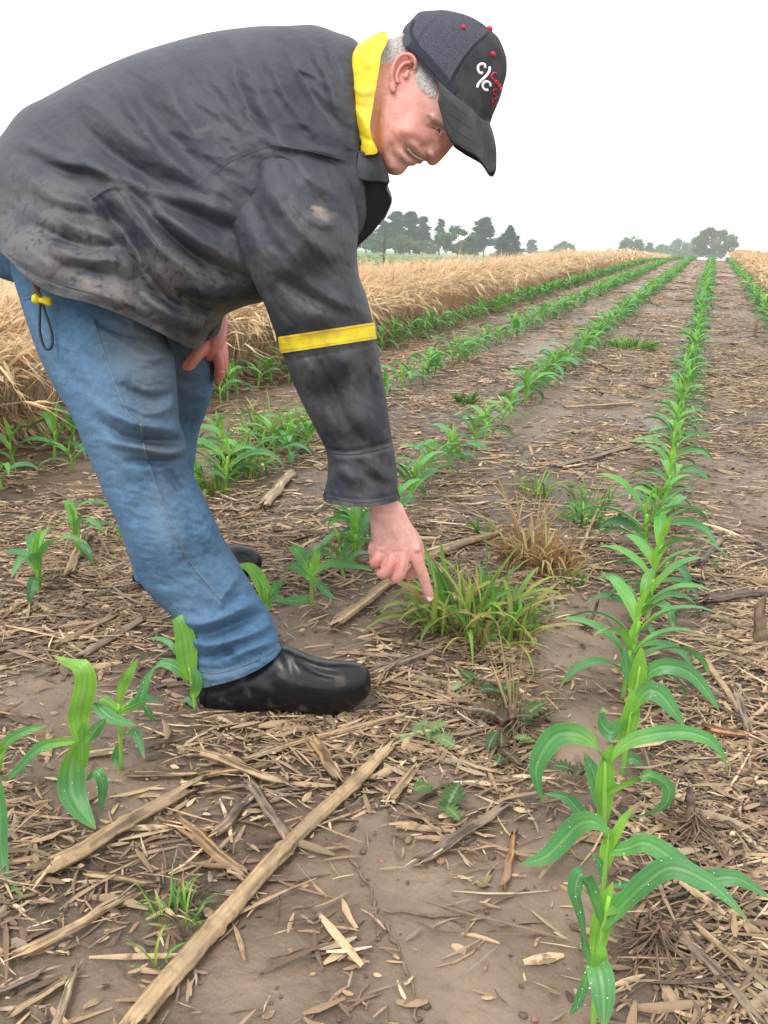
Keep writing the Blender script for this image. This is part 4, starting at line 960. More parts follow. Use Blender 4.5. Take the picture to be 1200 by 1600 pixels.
# ---------------------------------------------------------------- materials
def jacketnodes(k):
    t = k['t']; sp = t.nodes.new('ShaderNodeSeparateColor'); t.links.new(k['attr']('wear'), sp.inputs[0]); dirt, n = sp.outputs[0], k['noise']
    c = k['mix'](k['ramp'](n(7), .35, .65), (.023, .027, .039), (.036, .041, .055))
    f = k['math']('MULTIPLY', dirt, k['ramp'](n(16, 7), .32, .62)); c = k['mix'](f, c, (.112, .105, .104))
    f = k['math']('MULTIPLY', dirt, k['math']('MULTIPLY', k['ramp'](n(75, 6), .54, .66), .7)); c = k['mix'](f, c, (.016, .016, .02))
    f = k['math']('MULTIPLY', sp.outputs[1], k['ramp'](n(40, 6), .45, .6)); c = k['mix'](f, c, (.26, .21, .165))
    f = k['math']('MULTIPLY', k['ramp'](n(130, 4), .62, .70), .3); return k['mix'](f, c, (.05, .048, .045))
M_jacket = mat('jacket_cloth', (.04, .04, .05), rough=.56, spec=.34, nodes=jacketnodes, bump=.0022, bscale=55, detail=9)
M_jacket_in = mat('jacket_lining', (.012, .012, .014), rough=.8, spec=.1, bump=.001, bscale=120)
M_yellow = mat('yellow_cloth', (.78, .60, .025), rough=.55, spec=.3, col2=(.60, .45, .05), nscale=34, contrast=(.42, .7), bump=.0018, bscale=90, detail=8)
def jeansnodes(k):
    t = k['t']; sp = t.nodes.new('ShaderNodeSeparateColor'); t.links.new(k['attr']('wear'), sp.inputs[0]); n = k['noise']
    c = k['mix'](k['ramp'](n(110, 9), .35, .65), (.056, .128, .222), (.076, .158, .260))
    c = k['mix'](k['math']('MULTIPLY', sp.outputs[1], .7), c, (.20, .29, .40))
    f = k['math']('MULTIPLY', sp.outputs[0], k['ramp'](n(13, 7), .1, .5)); c = k['mix'](f, c, (.095, .108, .112))
    f = k['math']('MULTIPLY', k['ramp'](n(420, 3), .5, .72), .28); return k['mix'](f, c, (.16, .25, .38))
M_jeans = mat('denim', (.1, .2, .4), rough=.85, spec=.15, nodes=jeansnodes, bump=.0009, bscale=260, detail=7)
M_stitch = mat('stitching', (.17, .20, .23), rough=.9)
def skinnodes(k):
    t = k['t']; sp = t.nodes.new('ShaderNodeSeparateColor'); t.links.new(k['attr']('wear'), sp.inputs[0]); n = k['noise']
    c = k['mix'](k['ramp'](n(55, 8), .36, .64), (.60, .305, .255), (.67, .375, .32))
    c = k['mix'](sp.outputs[0], c, (.58, .19, .155)); c = k['mix'](sp.outputs[1], c, (.20, .075, .06)); return k['mix'](sp.outputs[2], c, (.36, .32, .30))  # redness, then painted shade of face and ear hollows, then stubble and brow
M_skin = mat('skin', (.6, .35, .27), rough=.47, spec=.4, nodes=skinnodes, bump=.0007, bscale=260, detail=7)
M_skin.node_tree.nodes['Principled BSDF'].inputs['Subsurface Weight'].default_value = .06
M_skin.node_tree.nodes['Principled BSDF'].inputs['Subsurface Radius'].default_value = (.012, .004, .002)
M_skin.node_tree.nodes['Principled BSDF'].inputs['Subsurface Scale'].default_value = .5
M_nail = mat('nail', (.78, .58, .52), rough=.25, spec=.5)
M_hair = mat('grey_hair', (.40, .37, .35), rough=.6, col2=(.62, .59, .56), nscale=300, tint=False)
M_teeth = mat('teeth', (.55, .46, .40), rough=.3)
M_rubber = mat('boot_rubber', (.004, .0045, .006), rough=.2, spec=.42, col2=(.012, .011, .011), nscale=14, bump=.0008, bscale=26)
def rubbernodes(k):
    return k['mix'](k['math']('MULTIPLY', k['ramp'](k['noise'](30), .56, .70), .55), k['out'], (.085, .068, .052))
M_rubber = mat('boot_rubber', (.005, .0055, .007), rough=.31, spec=.42, nodes=rubbernodes, bump=.0008, bscale=26, detail=9)
M_sole = mat('boot_sole', (.012, .012, .013), rough=.55, col2=(.10, .08, .06), nscale=25, contrast=(.5, .7))
M_cap = mat('cap_cotton', (.026, .027, .031), rough=.85, spec=.15, col2=(.045, .045, .05), nscale=25, bump=.0005, bscale=500)
M_mesh = mat('cap_mesh', (.043, .045, .058), rough=.8, spec=.2, col2=(.07, .072, .09), nscale=420, contrast=(.45, .55), bump=.001, bscale=420)
M_brim = mat('cap_brim', (.045, .045, .050), rough=.85, spec=.15, col2=(.085, .08, .078), nscale=18, bump=.0005, bscale=300)
M_red = mat('red_thread', (.55, .02, .05), rough=.6)
M_dred = mat('dark_red_thread', (.30, .018, .035), rough=.7)
M_white = mat('white_thread', (.80, .80, .82), rough=.6)
M_plast = mat('dark_plastic', (.02, .02, .022), rough=.4)
M_yplast = mat('yellow_plastic', (.85, .66, .02), rough=.35)
pb_ = at_z(330.0, 1020.0)
MAN = empty('person', (pb_[0]-.12, pb_[1], 0), 'man in muddy dark rain jacket, blue jeans and cap bending down to point at weeds', 'person')
# ---------------------------------------------------------------- jacket
Z_T = [(0, 300, 1.50), (150, 300, 1.49), (300, 200, 1.45), (450, 150, 1.42), (560, 150, 1.385), (300, 500, 1.47), (250, 520, 1.45), (150, 480, 1.43), (60, 435, 1.45), (570, 330, 1.40), (450, 380, 1.45)]
TORSO = [(-40, 300), (-26, 250), (4, 208), (33, 172), (70, 152), (110, 130), (150, 109), (210, 84), (270, 65), (330, 50), (400, 41), (450, 40), (490, 39), (525, 50), (556, 63), (566, 90), (570, 150), (580, 210), (588, 250), (584, 300), (578, 345), (566, 378), (540, 405), (480, 440), (415, 470), (385, 478), (352, 492), (338, 508), (322, 530), (306, 546), (280, 536), (240, 515), (190, 492), (140, 474), (85, 460), (45, 438), (18, 410), (-5, 388), (-35, 350)]
TORSO_D = TORSO[:29]+[(330, 560), (300, 620), (230, 640), (150, 600), (50, 560), (-40, 500), (-90, 400), (-60, 350)]
def jn(s, amp, sc, ang, st=2.6):
    c, s_ = math.cos(R(ang)), math.sin(R(ang))
    def f(q):
        u = (q[:, 0]*c+q[:, 1]*s_)/sc/st; v = (-q[:, 0]*s_+q[:, 1]*c)/sc
        n = 1-np.abs(fbm(u, v, 3, s))*2.2; n2 = fbm(u*.5+9, v*.5, 3, s+5); n3 = 1-np.abs(fbm(u*2.3+fbm(u, v, 2, 3)*.8, v*2.1, 2, s+9))*3
        return amp*(n*.55+n2*.9+n3*.22)
    return f
STK_T = [  # soft folds read off the cloth, ridges + and valleys -
 ([(380, 120), (420, 190), (470, 260), (520, 300)], 16, .006), ([(352, 60), (370, 120), (395, 180), (430, 225)], 13, -.006), ([(405, 52), (430, 110), (455, 160), (500, 215)], 11, .006), ([(430, 50), (462, 110), (495, 160), (530, 200)], 9, -.005),
 ([(470, 48), (500, 95), (520, 140), (545, 190)], 9, .005), ([(500, 60), (520, 100), (540, 140)], 7, -.005), ([(195, 95), (225, 160), (270, 220), (330, 272)], 15, -.007), ([(180, 110), (200, 165), (245, 225), (310, 285)], 10, .006),
 ([(240, 80), (270, 150), (310, 210), (350, 250)], 14, .005), ([(120, 130), (170, 190), (250, 250), (335, 300)], 14, .005), ([(100, 150), (150, 215), (230, 275), (320, 320)], 12, -.006),
 ([(60, 170), (120, 235), (210, 290), (300, 320)], 14, .006), ([(20, 215), (90, 250), (150, 262), (190, 300)], 10, .006), ([(40, 235), (100, 268), (170, 285)], 9, -.005),
 ([(20, 260), (70, 300), (130, 320), (175, 315)], 13, .008), ([(60, 330), (110, 350), (160, 365), (200, 362)], 12, .008), ([(50, 350), (100, 375), (150, 390), (190, 384)], 9, -.008),
 ([(70, 385), (120, 400), (180, 405), (220, 430)], 12, .008), ([(90, 415), (140, 425), (200, 440)], 9, -.006), ([(160, 290), (210, 330), (260, 395), (320, 440), (380, 455)], 15, .010), ([(150, 300), (180, 350), (215, 395), (225, 440), (260, 480)], 14, -.016),
 ([(195, 290), (250, 350), (300, 400), (340, 440)], 10, -.009), ([(230, 320), (290, 360), (350, 400), (410, 430)], 14, .008), ([(240, 350), (300, 395), (360, 425), (410, 440)], 8, -.007),
 ([(220, 300), (280, 330), (340, 355), (390, 365)], 12, -.007), ([(260, 290), (320, 320), (370, 335)], 12, .006), ([(215, 430), (240, 470), (290, 500), (320, 520)], 14, .012), ([(225, 420), (262, 470), (300, 490)], 9, -.016),
 ([(290, 440), (330, 465), (380, 465)], 11, .009), ([(270, 450), (310, 480), (345, 485)], 8, -.012), ([(120, 455), (170, 465), (220, 490)], 10, .006), ([(0, 300), (20, 360), (60, 410)], 14, -.006), ([(10, 330), (40, 390), (90, 430)], 12, .006),
 ([(540, 130), (552, 190), (560, 260), (562, 330)], 8, .005), ([(510, 120), (530, 180), (545, 240)], 9, .004), ([(420, 225), (480, 235), (535, 245)], 7, .004), ([(440, 236), (500, 246), (545, 262)], 5, -.004),
 ([(336, 274), (352, 255), (385, 240), (422, 228)], 4, -.002, 1),
 ([(18, 400), (60, 430), (110, 449), (165, 467), (240, 503), (298, 535)], 3, -.0022, 1), ([(145, 310), (172, 292), (190, 294)], 4, .004, 1), ([(170, 292), (200, 335), (240, 380), (255, 400)], 3.5, .004, 1),
]
torso = piece(TORSO, Z_T, k=.92, dom=TORSO_D, strokes=[(s[0], s[1], s[2]*(2.0 if len(s) < 4 else .7)) + tuple(s[3:]) for s in STK_T], noise=jn(3, .006, 38, 38), tcap=240)
SLEEVE = [(345, 262), (340, 300), (352, 345), (374, 395), (398, 445), (414, 478), (428, 515), (441, 552), (464, 612), (490, 665), (507, 698), (512, 722), (511, 750), (506, 782), (540, 790), (580, 791), (622, 782), (622, 765), (619, 725), (613, 688), (606, 640), (598, 590), (590, 545), (583, 505), (577, 478), (570, 455), (561, 430), (558, 395), (560, 350), (554, 300), (546, 255), (515, 215), (470, 196), (420, 200), (375, 225)]
SLEEVE_D = SLEEVE[:13]+[(503, 800), (500, 850), (498, 900), (560, 920), (630, 900), (630, 850), (624, 800)]+SLEEVE[17:]
Z_S = [(430, 250, 1.335), (450, 300, 1.30), (460, 380, 1.295), (490, 470, 1.325), (510, 540, 1.36), (540, 640, 1.405), (560, 720, 1.44), (565, 780, 1.465), (500, 215, 1.36), (380, 270, 1.37)]
STK_S = [
 ([(350, 300), (375, 370), (410, 440), (430, 500)], 14, .006), ([(380, 260), (400, 330), (440, 400), (500, 450), (560, 480)], 13, -.008), ([(400, 250), (430, 310), (480, 370), (540, 410)], 13, .008), ([(430, 240), (465, 290), (510, 330), (550, 350)], 11, -.006),
 ([(450, 235), (490, 280), (540, 315)], 9, .006), ([(420, 380), (470, 430), (530, 470), (575, 490)], 12, .008), ([(430, 430), (490, 470), (540, 490)], 10, -.007), ([(360, 330), (390, 400), (425, 470)], 10, -.005),
 ([(455, 300), (470, 330), (500, 350), (530, 345)], 9, .006), ([(470, 555), (490, 620), (520, 680)], 12, .006), ([(500, 560), (525, 620), (545, 690)], 11, -.007), ([(530, 550), (550, 610), (565, 680)], 11, .007), ([(565, 545), (580, 600), (592, 670)], 9, -.005),
 ([(470, 570), (500, 640), (515, 690)], 7, -.005), ([(509, 702), (545, 706), (580, 700), (614, 690)], 4.5, -.0065, 1), ([(511, 714), (545, 718), (580, 712), (615, 703)], 7, .005, 1), ([(520, 730), (545, 745), (560, 770)], 10, .005), ([(550, 715), (572, 740), (600, 760)], 8, -.005), ([(575, 710), (592, 738), (612, 752)], 8, .005),
 ([(507, 772), (545, 780), (580, 781), (621, 772)], 2.5, -.0025, 1), ([(447, 566), (490, 556), (530, 548), (588, 538)], 2.5, -.002, 1), ([(540, 650), (560, 680), (575, 695)], 6, -.004), ([(500, 650), (512, 678), (520, 698)], 6, -.004),
]
sleeve = piece(SLEEVE, Z_S, k=.98, dom=SLEEVE_D, strokes=[(s[0], s[1], s[2]*(1.8 if len(s) < 4 else .9)) + tuple(s[3:]) for s in STK_S], noise=jn(8, .0045, 28, 62))
# far sleeve, bent down to the far knee
FSL = [(300, 380), (290, 430), (262, 470), (255, 500), (278, 528), (300, 540), (318, 534), (340, 523), (348, 500), (352, 492), (375, 480), (420, 465), (450, 420), (430, 370), (360, 350)]
fsl = piece(FSL, [(400, 400, 1.63), (330, 480, 1.69), (320, 520, 1.705)], k=1.0, dom=[*FSL[:4], (262, 570), (300, 600), (360, 560), *FSL[9:]], strokes=[([(262, 495), (300, 505), (345, 500)], 7, .006), ([(270, 515), (305, 522), (340, 512)], 5, -.006), ([(290, 470), (330, 480), (360, 478)], 7, -.006)], noise=jn(14, .006, 18, 10))
# unbuttoned front hanging down at the chest, a thick double sheet of cloth
def sheetmesh(rows, th=.004):
    """rows: list of lists of (px, py, depth)"""
    A = np.array(rows, float); n, m = A.shape[:2]
    P = at(A[..., 0], A[..., 1], A[..., 2]); Pn = np.stack([catmull(P[i], n=6) for i in range(n)]); Pn = np.stack([catmull(Pn[:, j], n=6) for j in range(Pn.shape[1])], 1)
    n, m = Pn.shape[:2]; du = np.gradient(Pn, axis=0); dv = np.gradient(Pn, axis=1); N = np.cross(du, dv); N /= np.linalg.norm(N, axis=2)[..., None]+1e-12
    V = np.concatenate([(Pn-N*th/2).reshape(-1, 3), (Pn+N*th/2).reshape(-1, 3)]); f = ring_faces(n, m, closed=False); K = n*m
    bd = np.concatenate([np.arange(m), np.arange(1, n)*m+m-1, (n-1)*m+np.arange(m-2, -1, -1), np.arange(n-2, 0, -1)*m]); b2 = np.roll(bd, -1)
    return V, [f[:, ::-1], f+K, np.stack([bd, b2, b2+K, bd+K], -1)]
V, Fc, q = merge([torso, sleeve, fsl])
wear = blobs(q, [(90, 400, 130, 60, 20, .75), (200, 430, 130, 60, 25, .8), (60, 300, 80, 50, 10, .35), (300, 480, 90, 50, 0, .9), (200, 330, 60, 40, 20, .45), (360, 430, 80, 40, 0, .6), (480, 340, 60, 50, 40, .45), (530, 600, 60, 110, 75, .6), (560, 740, 70, 50, 0, .55), (500, 480, 60, 60, 0, .35)], .12)
smear = blobs(q, [(493, 328, 26, 7, 8, .9), (505, 318, 18, 5, -30, .7), (500, 338, 24, 4, 20, .7), (330, 200, 30, 4, -12, .25), (148, 440, 60, 12, 18, .3), (460, 560, 30, 5, -12, .3), (270, 520, 40, 8, 28, .4), (545, 785, 60, 4, 2, .3)])
g_ = Geo(); jk = obj('jacket', V, [Fc], [M_jacket], MAN, {'wear': np.stack([wear, smear, 0*wear], 1)})
flap = sheetmesh([[(556, 262, 1.32), (575, 268, 1.33), (590, 272, 1.35), (606, 284, 1.38)], [(558, 300, 1.335), (576, 300, 1.34), (590, 300, 1.36), (602, 296, 1.38)], [(558, 340, 1.345), (574, 335, 1.355), (590, 328, 1.37), (609, 315, 1.39)], [(557, 382, 1.36), (566, 376, 1.37), (580, 362, 1.38), (596, 342, 1.395)]], .006)
obj('front_flap', flap[0], flap[1], M_jacket_in, jk)
flap = sheetmesh([[(560, 240, 1.31), (572, 243, 1.315), (588, 243, 1.335), (594, 246, 1.345)], [(557, 262, 1.31), (574, 262, 1.315), (594, 264, 1.335), (604, 272, 1.355)], [(556, 278, 1.315), (572, 283, 1.32), (592, 284, 1.34), (607, 286, 1.36)]], .006)
obj('placket', flap[0], flap[1], M_jacket, jk, {'wear': np.tile((.3, 0, 0), (len(flap[0]), 1))})
flap = sheetmesh([[(596, 292, 1.37), (600, 290, 1.38), (603, 288, 1.40)], [(598, 305, 1.375), (604, 304, 1.385), (609, 304, 1.41)], [(596, 318, 1.38), (604, 318, 1.385), (610, 316, 1.41)], [(586, 348, 1.385), (594, 344, 1.39), (600, 340, 1.41)]], .005)
obj('front_flap', flap[0], flap[1], M_jacket, jk, {'wear': np.tile((.2, 0, 0), (len(flap[0]), 1))})
# yellow band round the sleeve
def band(pc, c0, c1, wpx, off=.0035, n=64):
    """elliptic band round a limb between two edge points"""
    c0, c1 = np.array(c0, float), np.array(c1, float); mid = (c0+c1)/2; ax = (c1-c0)/2; up = np.array([ax[1], -ax[0]]); up /= np.linalg.norm(up)
    th = np.linspace(0, 2*np.pi, n, endpoint=False); V = []
    for s_ in np.linspace(-.5, .5, 7):
        o_ = up*wpx*s_+np.array([-up[0], up[1]])*0
        q = mid+np.cos(th)[:, None]*ax*.985+o_; t = pc.B.t(q)*pc.k; d0 = pc.dm(q); dp = strokes_at(q, pc.strokes)+(pc.noise(q) if pc.noise else 0); ed = np.clip(t/18, 0, 1)**.7
        sg = np.where(np.sin(th) >= 0, 1, -1); lim = np.abs(np.sin(th))*np.linalg.norm(ax)*.9
        tt = np.minimum(t, 999); zz = d0-sg*(tt*d0/F+dp*ed*np.where(sg > 0, 1, .6)); 
        q2 = mid+np.cos(th)[:, None]*ax*(1+3.0/np.linalg.norm(ax))+o_
        zz = zz-sg*off*np.clip(np.abs(np.sin(th))*3, 0, 1); V.append(at(q2[:, 0], q2[:, 1], zz))
    V = np.array(V); r1, m = V.shape[:2]
    return V.reshape(-1, 3), ring_faces(r1, m)
V, Fc = band(sleeve, (439, 539), (584, 517), 26)
ab = obj('arm_band', V, Fc, M_yellow, jk)
for dy in (-9.5, 9.5):
    V, Fc = band(sleeve, (439, 539+dy), (584, 517+dy), 1.2, .0052); obj('band_stitching', V, Fc, mat('band_thread', (.5, .37, .03), rough=.8), ab)
def stitch(pc, pts, m_, parent, rad=.0006, off=.0022, name='seam', dash=None):
    L = catmull(np.array(pts, float), step=3) if len(pts) > 2 else np.linspace(pts[0], pts[1], 30); P = pc.surf(L[:, 0], L[:, 1], off)
    V, Fc = tube(P, np.full(len(P), rad), 5); return obj(name, V, Fc, m_, parent)
M_seam = mat('jacket_seam', (.075, .07, .068), rough=.8)
stitch(torso, [(338, 272), (352, 256), (385, 240), (424, 226)], M_seam, jk, .0006)
stitch(torso, [(424, 226), (455, 231), (490, 238), (538, 250)], M_seam, jk, .0006)
stitch(torso, [(12, 396), (50, 425), (100, 446), (160, 464), (240, 502), (300, 538)], M_seam, jk, .0007)
stitch(torso, [(143, 312), (165, 297), (182, 292)], M_seam, jk, .0008, name='pocket_edge'); stitch(torso, [(182, 293), (212, 335), (248, 385)], M_seam, jk, .0008, name='pocket_edge')
stitch(sleeve, [(508, 775), (545, 783), (580, 784), (620, 775)], M_seam, jk, .0007)
stitch(sleeve, [(511, 706), (545, 710), (580, 705), (612, 696)], M_seam, jk, .0008)
# collar: yellow lining turned out
CZ = [(560, 120, 1.40), (600, 120, 1.39), (575, 220, 1.37)]
COLLAR = [(541, 96), (547, 82), (556, 72), (575, 60), (597, 49), (606, 55), (604, 68), (596, 85), (592, 110), (587, 140), (582, 170), (578, 198), (583, 220), (590, 238), (575, 242), (560, 240), (556, 218), (549, 190), (542, 150)]
collar = piece(COLLAR, CZ, k=3.0, dom=[(541, 96), (547, 82), (556, 72), (575, 50), (600, 20), (640, 30), (640, 68), (630, 110), (620, 170), (610, 230), (600, 270), (575, 272), (560, 260), (556, 218), (549, 190), (542, 150)], tcap=92, step=2.5, strokes=[([(545, 130), (565, 145), (590, 140)], 5, .003), ([(548, 165), (565, 185), (578, 210)], 5, .004), ([(552, 160), (572, 170), (586, 165)], 4, -.003), ([(555, 200), (568, 215), (585, 222)], 4, -.003), ([(560, 80), (575, 100), (590, 100)], 6, .003)], sm=4)
co = obj('collar', collar.V, collar.F, M_yellow, jk)
P = collar.surf(np.array([563.0]), np.array([222.0]), .001)[0]; V, Fc = ball(P, .0062, 8, 14, (1, .6, 1)); obj('snap', V, Fc, M_plast, co)
stitch(collar, [(546, 100), (547, 150), (553, 190), (560, 216), (566, 236)], mat('yellow_seam', (.5, .38, .02), rough=.8), co, .0006, .001)
P = sheetmesh([[(558, 236, 1.31), (575, 239, 1.312), (591, 237, 1.33)], [(559, 243, 1.31), (575, 246, 1.312), (592, 243, 1.33)]], .004); obj('collar_binding', P[0], P[1], M_plast, co)
# toggle and drawcord
tg = torso.surf(np.array([66.0]), np.array([461.0]), .012)[0]; ax_ = (at(80., 471., 1.4)-at(53., 466., 1.4)); ax_ /= np.linalg.norm(ax_)
tgp = at(66.0, 469.0, 1.355)
V, Fc = tube([tgp-ax_*.0155, tgp-ax_*.013, tgp-ax_*.007, tgp-ax_*.0062, tgp, tgp+ax_*.010, tgp+ax_*.0142, tgp+ax_*.0158], [.0068, .0085, .0085, .0070, .0078, .0080, .0078, .006], 14); tgo = obj('cord_toggle', V, Fc, M_yplast, jk)
cp_ = [(63, 472), (62, 490), (62, 515), (66, 535), (72, 545), (79, 544), (82, 532), (79, 512), (72, 492), (66, 473)]
P = catmull(np.array([at(float(a), float(b), 1.352) for i, (a, b) in enumerate(cp_)]), n=6); V, Fc = tube(P, np.full(len(P), .0024), 7); obj('drawcord', V, Fc, M_plast, jk)
P = catmull(np.array([at(*p) for p in ((55., 446., 1.335), (58., 455., 1.33), (64., 464., 1.335))]), n=5); V, Fc = tube(P, np.full(len(P), .006), 8, flat=.5); obj('cord_tab', V, Fc, mat('cord_tab', (.16, .09, .07), rough=.9), jk)
# ---------------------------------------------------------------- jeans
NL = [(-30, 330), (-14, 360), (0, 386), (14, 418), (28, 460), (42, 505), (62, 560), (85, 605), (112, 652), (130, 695), (150, 742), (168, 785), (188, 830), (205, 880), (222, 915), (245, 942), (270, 965), (286, 990), (294, 1020), (303, 1048), (314, 1073), (335, 1071), (365, 1063), (400, 1048), (425, 1032), (442, 1014), (437, 1000), (430, 978), (418, 950), (402, 928), (388, 905), (372, 878), (352, 845), (332, 805), (316, 770), (302, 742), (294, 722), (293, 700), (287, 680), (280, 655), (277, 610), (272, 560), (262, 532), (245, 490), (240, 440), (200, 370), (100, 320)]
NL_D = NL[:20]+[(320, 1100), (345, 1150), (400, 1150), (460, 1100), (455, 1040)]+NL[26:]
ZN = [(60, 400, 1.48), (150, 450, 1.46), (160, 540, 1.43), (200, 600, 1.39), (230, 680, 1.385), (270, 800, 1.41), (330, 920, 1.445), (380, 1030, 1.464), (250, 450, 1.43), (20, 380, 1.48)]
STK_N = [
 ([(160, 640), (200, 660), (245, 668), (290, 672)], 11, .009), ([(150, 655), (200, 685), (250, 690), (292, 690)], 8, -.010), ([(170, 690), (215, 698), (260, 708), (292, 702)], 8, .010), ([(190, 720), (230, 722), (262, 722), (285, 716)], 7, -.008),
 ([(110, 590), (150, 630), (200, 655), (222, 660)], 10, .007), ([(60, 520), (95, 570), (140, 620), (185, 650)], 10, -.005), ([(40, 480), (75, 545), (110, 590)], 11, .006), ([(80, 480), (120, 540), (170, 590)], 12, -.004),
 ([(190, 540), (230, 560), (272, 552)], 9, .005), ([(185, 600), (230, 622), (275, 615)], 9, -.007), ([(180, 625), (230, 645), (276, 635)], 8, .006), ([(110, 480), (160, 520), (210, 545)], 10, .004), ([(140, 500), (190, 520), (240, 530)], 6, -.004),
 ([(262, 725), (268, 745), (285, 770)], 8, -.006), ([(180, 760), (200, 830), (230, 890)], 14, .004), ([(290, 790), (310, 850), (350, 900)], 12, -.004), ([(230, 740), (260, 800), (290, 860)], 12, .004),
 ([(270, 965), (300, 975), (340, 968), (400, 940)], 9, .008), ([(280, 985), (320, 992), (370, 975), (415, 955)], 8, -.008), ([(290, 1000), (330, 1008), (380, 995), (428, 975)], 8, .008), ([(298, 1020), (330, 1028), (370, 1010)], 7, -.007), ([(340, 960), (350, 930), (372, 900)], 8, .006), ([(355, 1030), (390, 1015), (430, 1000)], 7, .006), ([(345, 1005), (365, 1030), (372, 1050)], 7, -.005),
 ([(306, 1042), (340, 1046), (380, 1035), (420, 1016), (437, 1003)], 2.5, -.003, 1), ([(310, 1058), (340, 1060), (380, 1050), (425, 1028), (440, 1012)], 5, .003, 1),
 ([(145, 500), (160, 545), (180, 600), (200, 645), (218, 660)], 3, .002, 1), ([(222, 665), (226, 700), (245, 760), (272, 830), (300, 880), (345, 935)], 3, .0025, 1)]
nleg = piece(NL, ZN, k=.95, dom=NL_D, strokes=[(s[0], s[1]*.9, s[2]*(2.2 if len(s) < 4 else 1)) + tuple(s[3:]) for s in STK_N], noise=jn(21, .0045, 22, 15, 1.8), tcap=110)
FL = [(200, 420), (205, 500), (200, 600), (198, 700), (200, 800), (206, 862), (210, 905), (222, 909), (240, 914), (270, 905), (300, 890), (306, 840), (300, 790), (302, 750), (306, 710), (312, 672), (322, 645), (331, 615), (335, 580), (331, 548), (318, 515), (300, 480), (270, 430)]
FL_D = FL[:6]+[(212, 950), (240, 980), (290, 960), (310, 900)]+FL[11:]
ZF = [(240, 440, 1.62), (300, 560, 1.74), (270, 700, 1.82), (255, 800, 1.88), (250, 900, 1.93), (330, 570, 1.74)]
fleg = piece(FL, ZF, k=1.0, dom=FL_D, strokes=[([(270, 590), (300, 600), (334, 590)], 7, -.007), ([(265, 575), (300, 582), (334, 575)], 7, .006), ([(280, 625), (305, 630), (325, 628)], 7, -.006), ([(270, 645), (300, 650), (318, 650)], 8, .005)], noise=jn(31, .003, 24, 20, 1.6))
SEAT = [(-70, 300), (-70, 360), (-50, 400), (-10, 430), (60, 450), (180, 470), (270, 460), (300, 400), (250, 300), (100, 260), (-20, 250)]
seat = piece(SEAT, [(0, 350, 1.52), (250, 400, 1.52)], k=.95)
V, Fc, q = merge([nleg, fleg])
V = np.concatenate([V, seat.V]); Fc = np.concatenate([Fc, seat.F+len(q)]); q = np.concatenate([q, seat.q])
wear = blobs(q, [(225, 520, 60, 70, 60, .85), (235, 620, 50, 60, 0, .7), (250, 700, 50, 25, 0, .65), (300, 560, 40, 60, 0, .5), (270, 760, 30, 40, 0, .3), (340, 900, 40, 60, 45, .2), (330, 1060, 50, 14, -15, .4), (120, 440, 60, 30, 20, .35)], .04)
fade = blobs(q, [(170, 700, 40, 120, -15, .35), (260, 830, 30, 60, -20, .5), (300, 950, 40, 60, -20, .3), (80, 560, 12, 60, -22, .3), (250, 790, 14, 30, 0, .35), (330, 1060, 60, 10, -12, .4)])
je = obj('jeans', V, Fc, M_jeans, MAN, {'wear': np.stack([wear, fade, 0*wear], 1)})
stitch(nleg, [(145, 498), (160, 545), (180, 600), (200, 645), (218, 660)], M_stitch, je, .0008, .0012); stitch(nleg, [(220, 662), (226, 700), (245, 762), (272, 830), (300, 882), (348, 938)], M_stitch, je, .0011, .0012)
stitch(nleg, [(307, 1048), (340, 1051), (380, 1040), (420, 1020), (438, 1005)], M_stitch, je, .0007, .0012, name='hem_stitching'); stitch(nleg, [(36, 468), (55, 462), (70, 450)], M_stitch, je, .0012, .0012, name='pocket_edge')
# ---------------------------------------------------------------- boots
def boot(poly, cp, k, label, shaft, solepts, strokes, zg):
    p = piece(poly, cp, k=k, strokes=strokes, step=2.5, sm=4, tcap=None); sh = piece(*shaft)
    V, Fc, q = merge([p, sh]); V, Fq, _ = remesh(V, Fc, .0032, 4)
    b = obj('boot', V, Fq, M_rubber, MAN)
    if label: b['label'] = label
    from mathutils.geometry import convex_hull_2d
    lowv = V[V[:, 2] < V[:, 2].min()+.03]; hi_ = convex_hull_2d([Vector(v[:2]) for v in lowv.tolist()]); hp = lowv[hi_][:, :2]; hp = catmull(hp, n=4, closed=True); cc = hp.mean(0); dd_ = hp-cc; hp = cc+dd_*(1+.0015/np.linalg.norm(dd_, axis=1))[:, None]; n = len(hp)
    zb = float(V[:, 2].min())
    def rg_(s, z): return np.concatenate([cc+(hp-cc)*s, np.full((n, 1), z)], 1)
    V = np.concatenate([rg_(.0, zb-.004), rg_(.97, zb-.004), rg_(1.005, zb), rg_(1.022, zb+.006), rg_(1.02, zb+.014), rg_(.995, zb+.017), rg_(.9, zb+.017)]); obj('sole', V, [ring_faces(7, n)], M_sole, b); return b, p
    L = catmull(np.array(solepts, float), step=3); qv = np.stack([L[:, 0], L[:, 1]], 1); t = p.B.t(qv+[0, -7])*k*1.03+2
    d0 = p.dm(qv); m = len(L)
    # rand and sole: a loop round the foot
    fr = at(L[:, 0], L[:, 1], d0*(1-t/F)-.002); bk = at(L[:, 0], L[:, 1], d0*(1+t/F)+.002); loop = np.concatenate([fr, bk[::-1]]); n = len(loop)
    loop[:, 2] = np.clip(loop[:, 2], zg+.004, zg+.010); lo = loop.copy(); lo[:, 2] = zg-.004; c = loop.mean(0)
    hi = loop.copy(); hi[:, 2] += .008; out = lambda A, s: A+(A-c)*np.array([s, s, 0])
    V = np.concatenate([out(lo, -.02), out(lo, .01), out(loop, .012), out(hi, .006), out(hi, -.05)]); obj('sole', V, [ring_faces(5, n)], M_sole, b)
    V2 = np.concatenate([lo, [[c[0], c[1], zg-.004]]]); j = np.arange(n)
    return b, p
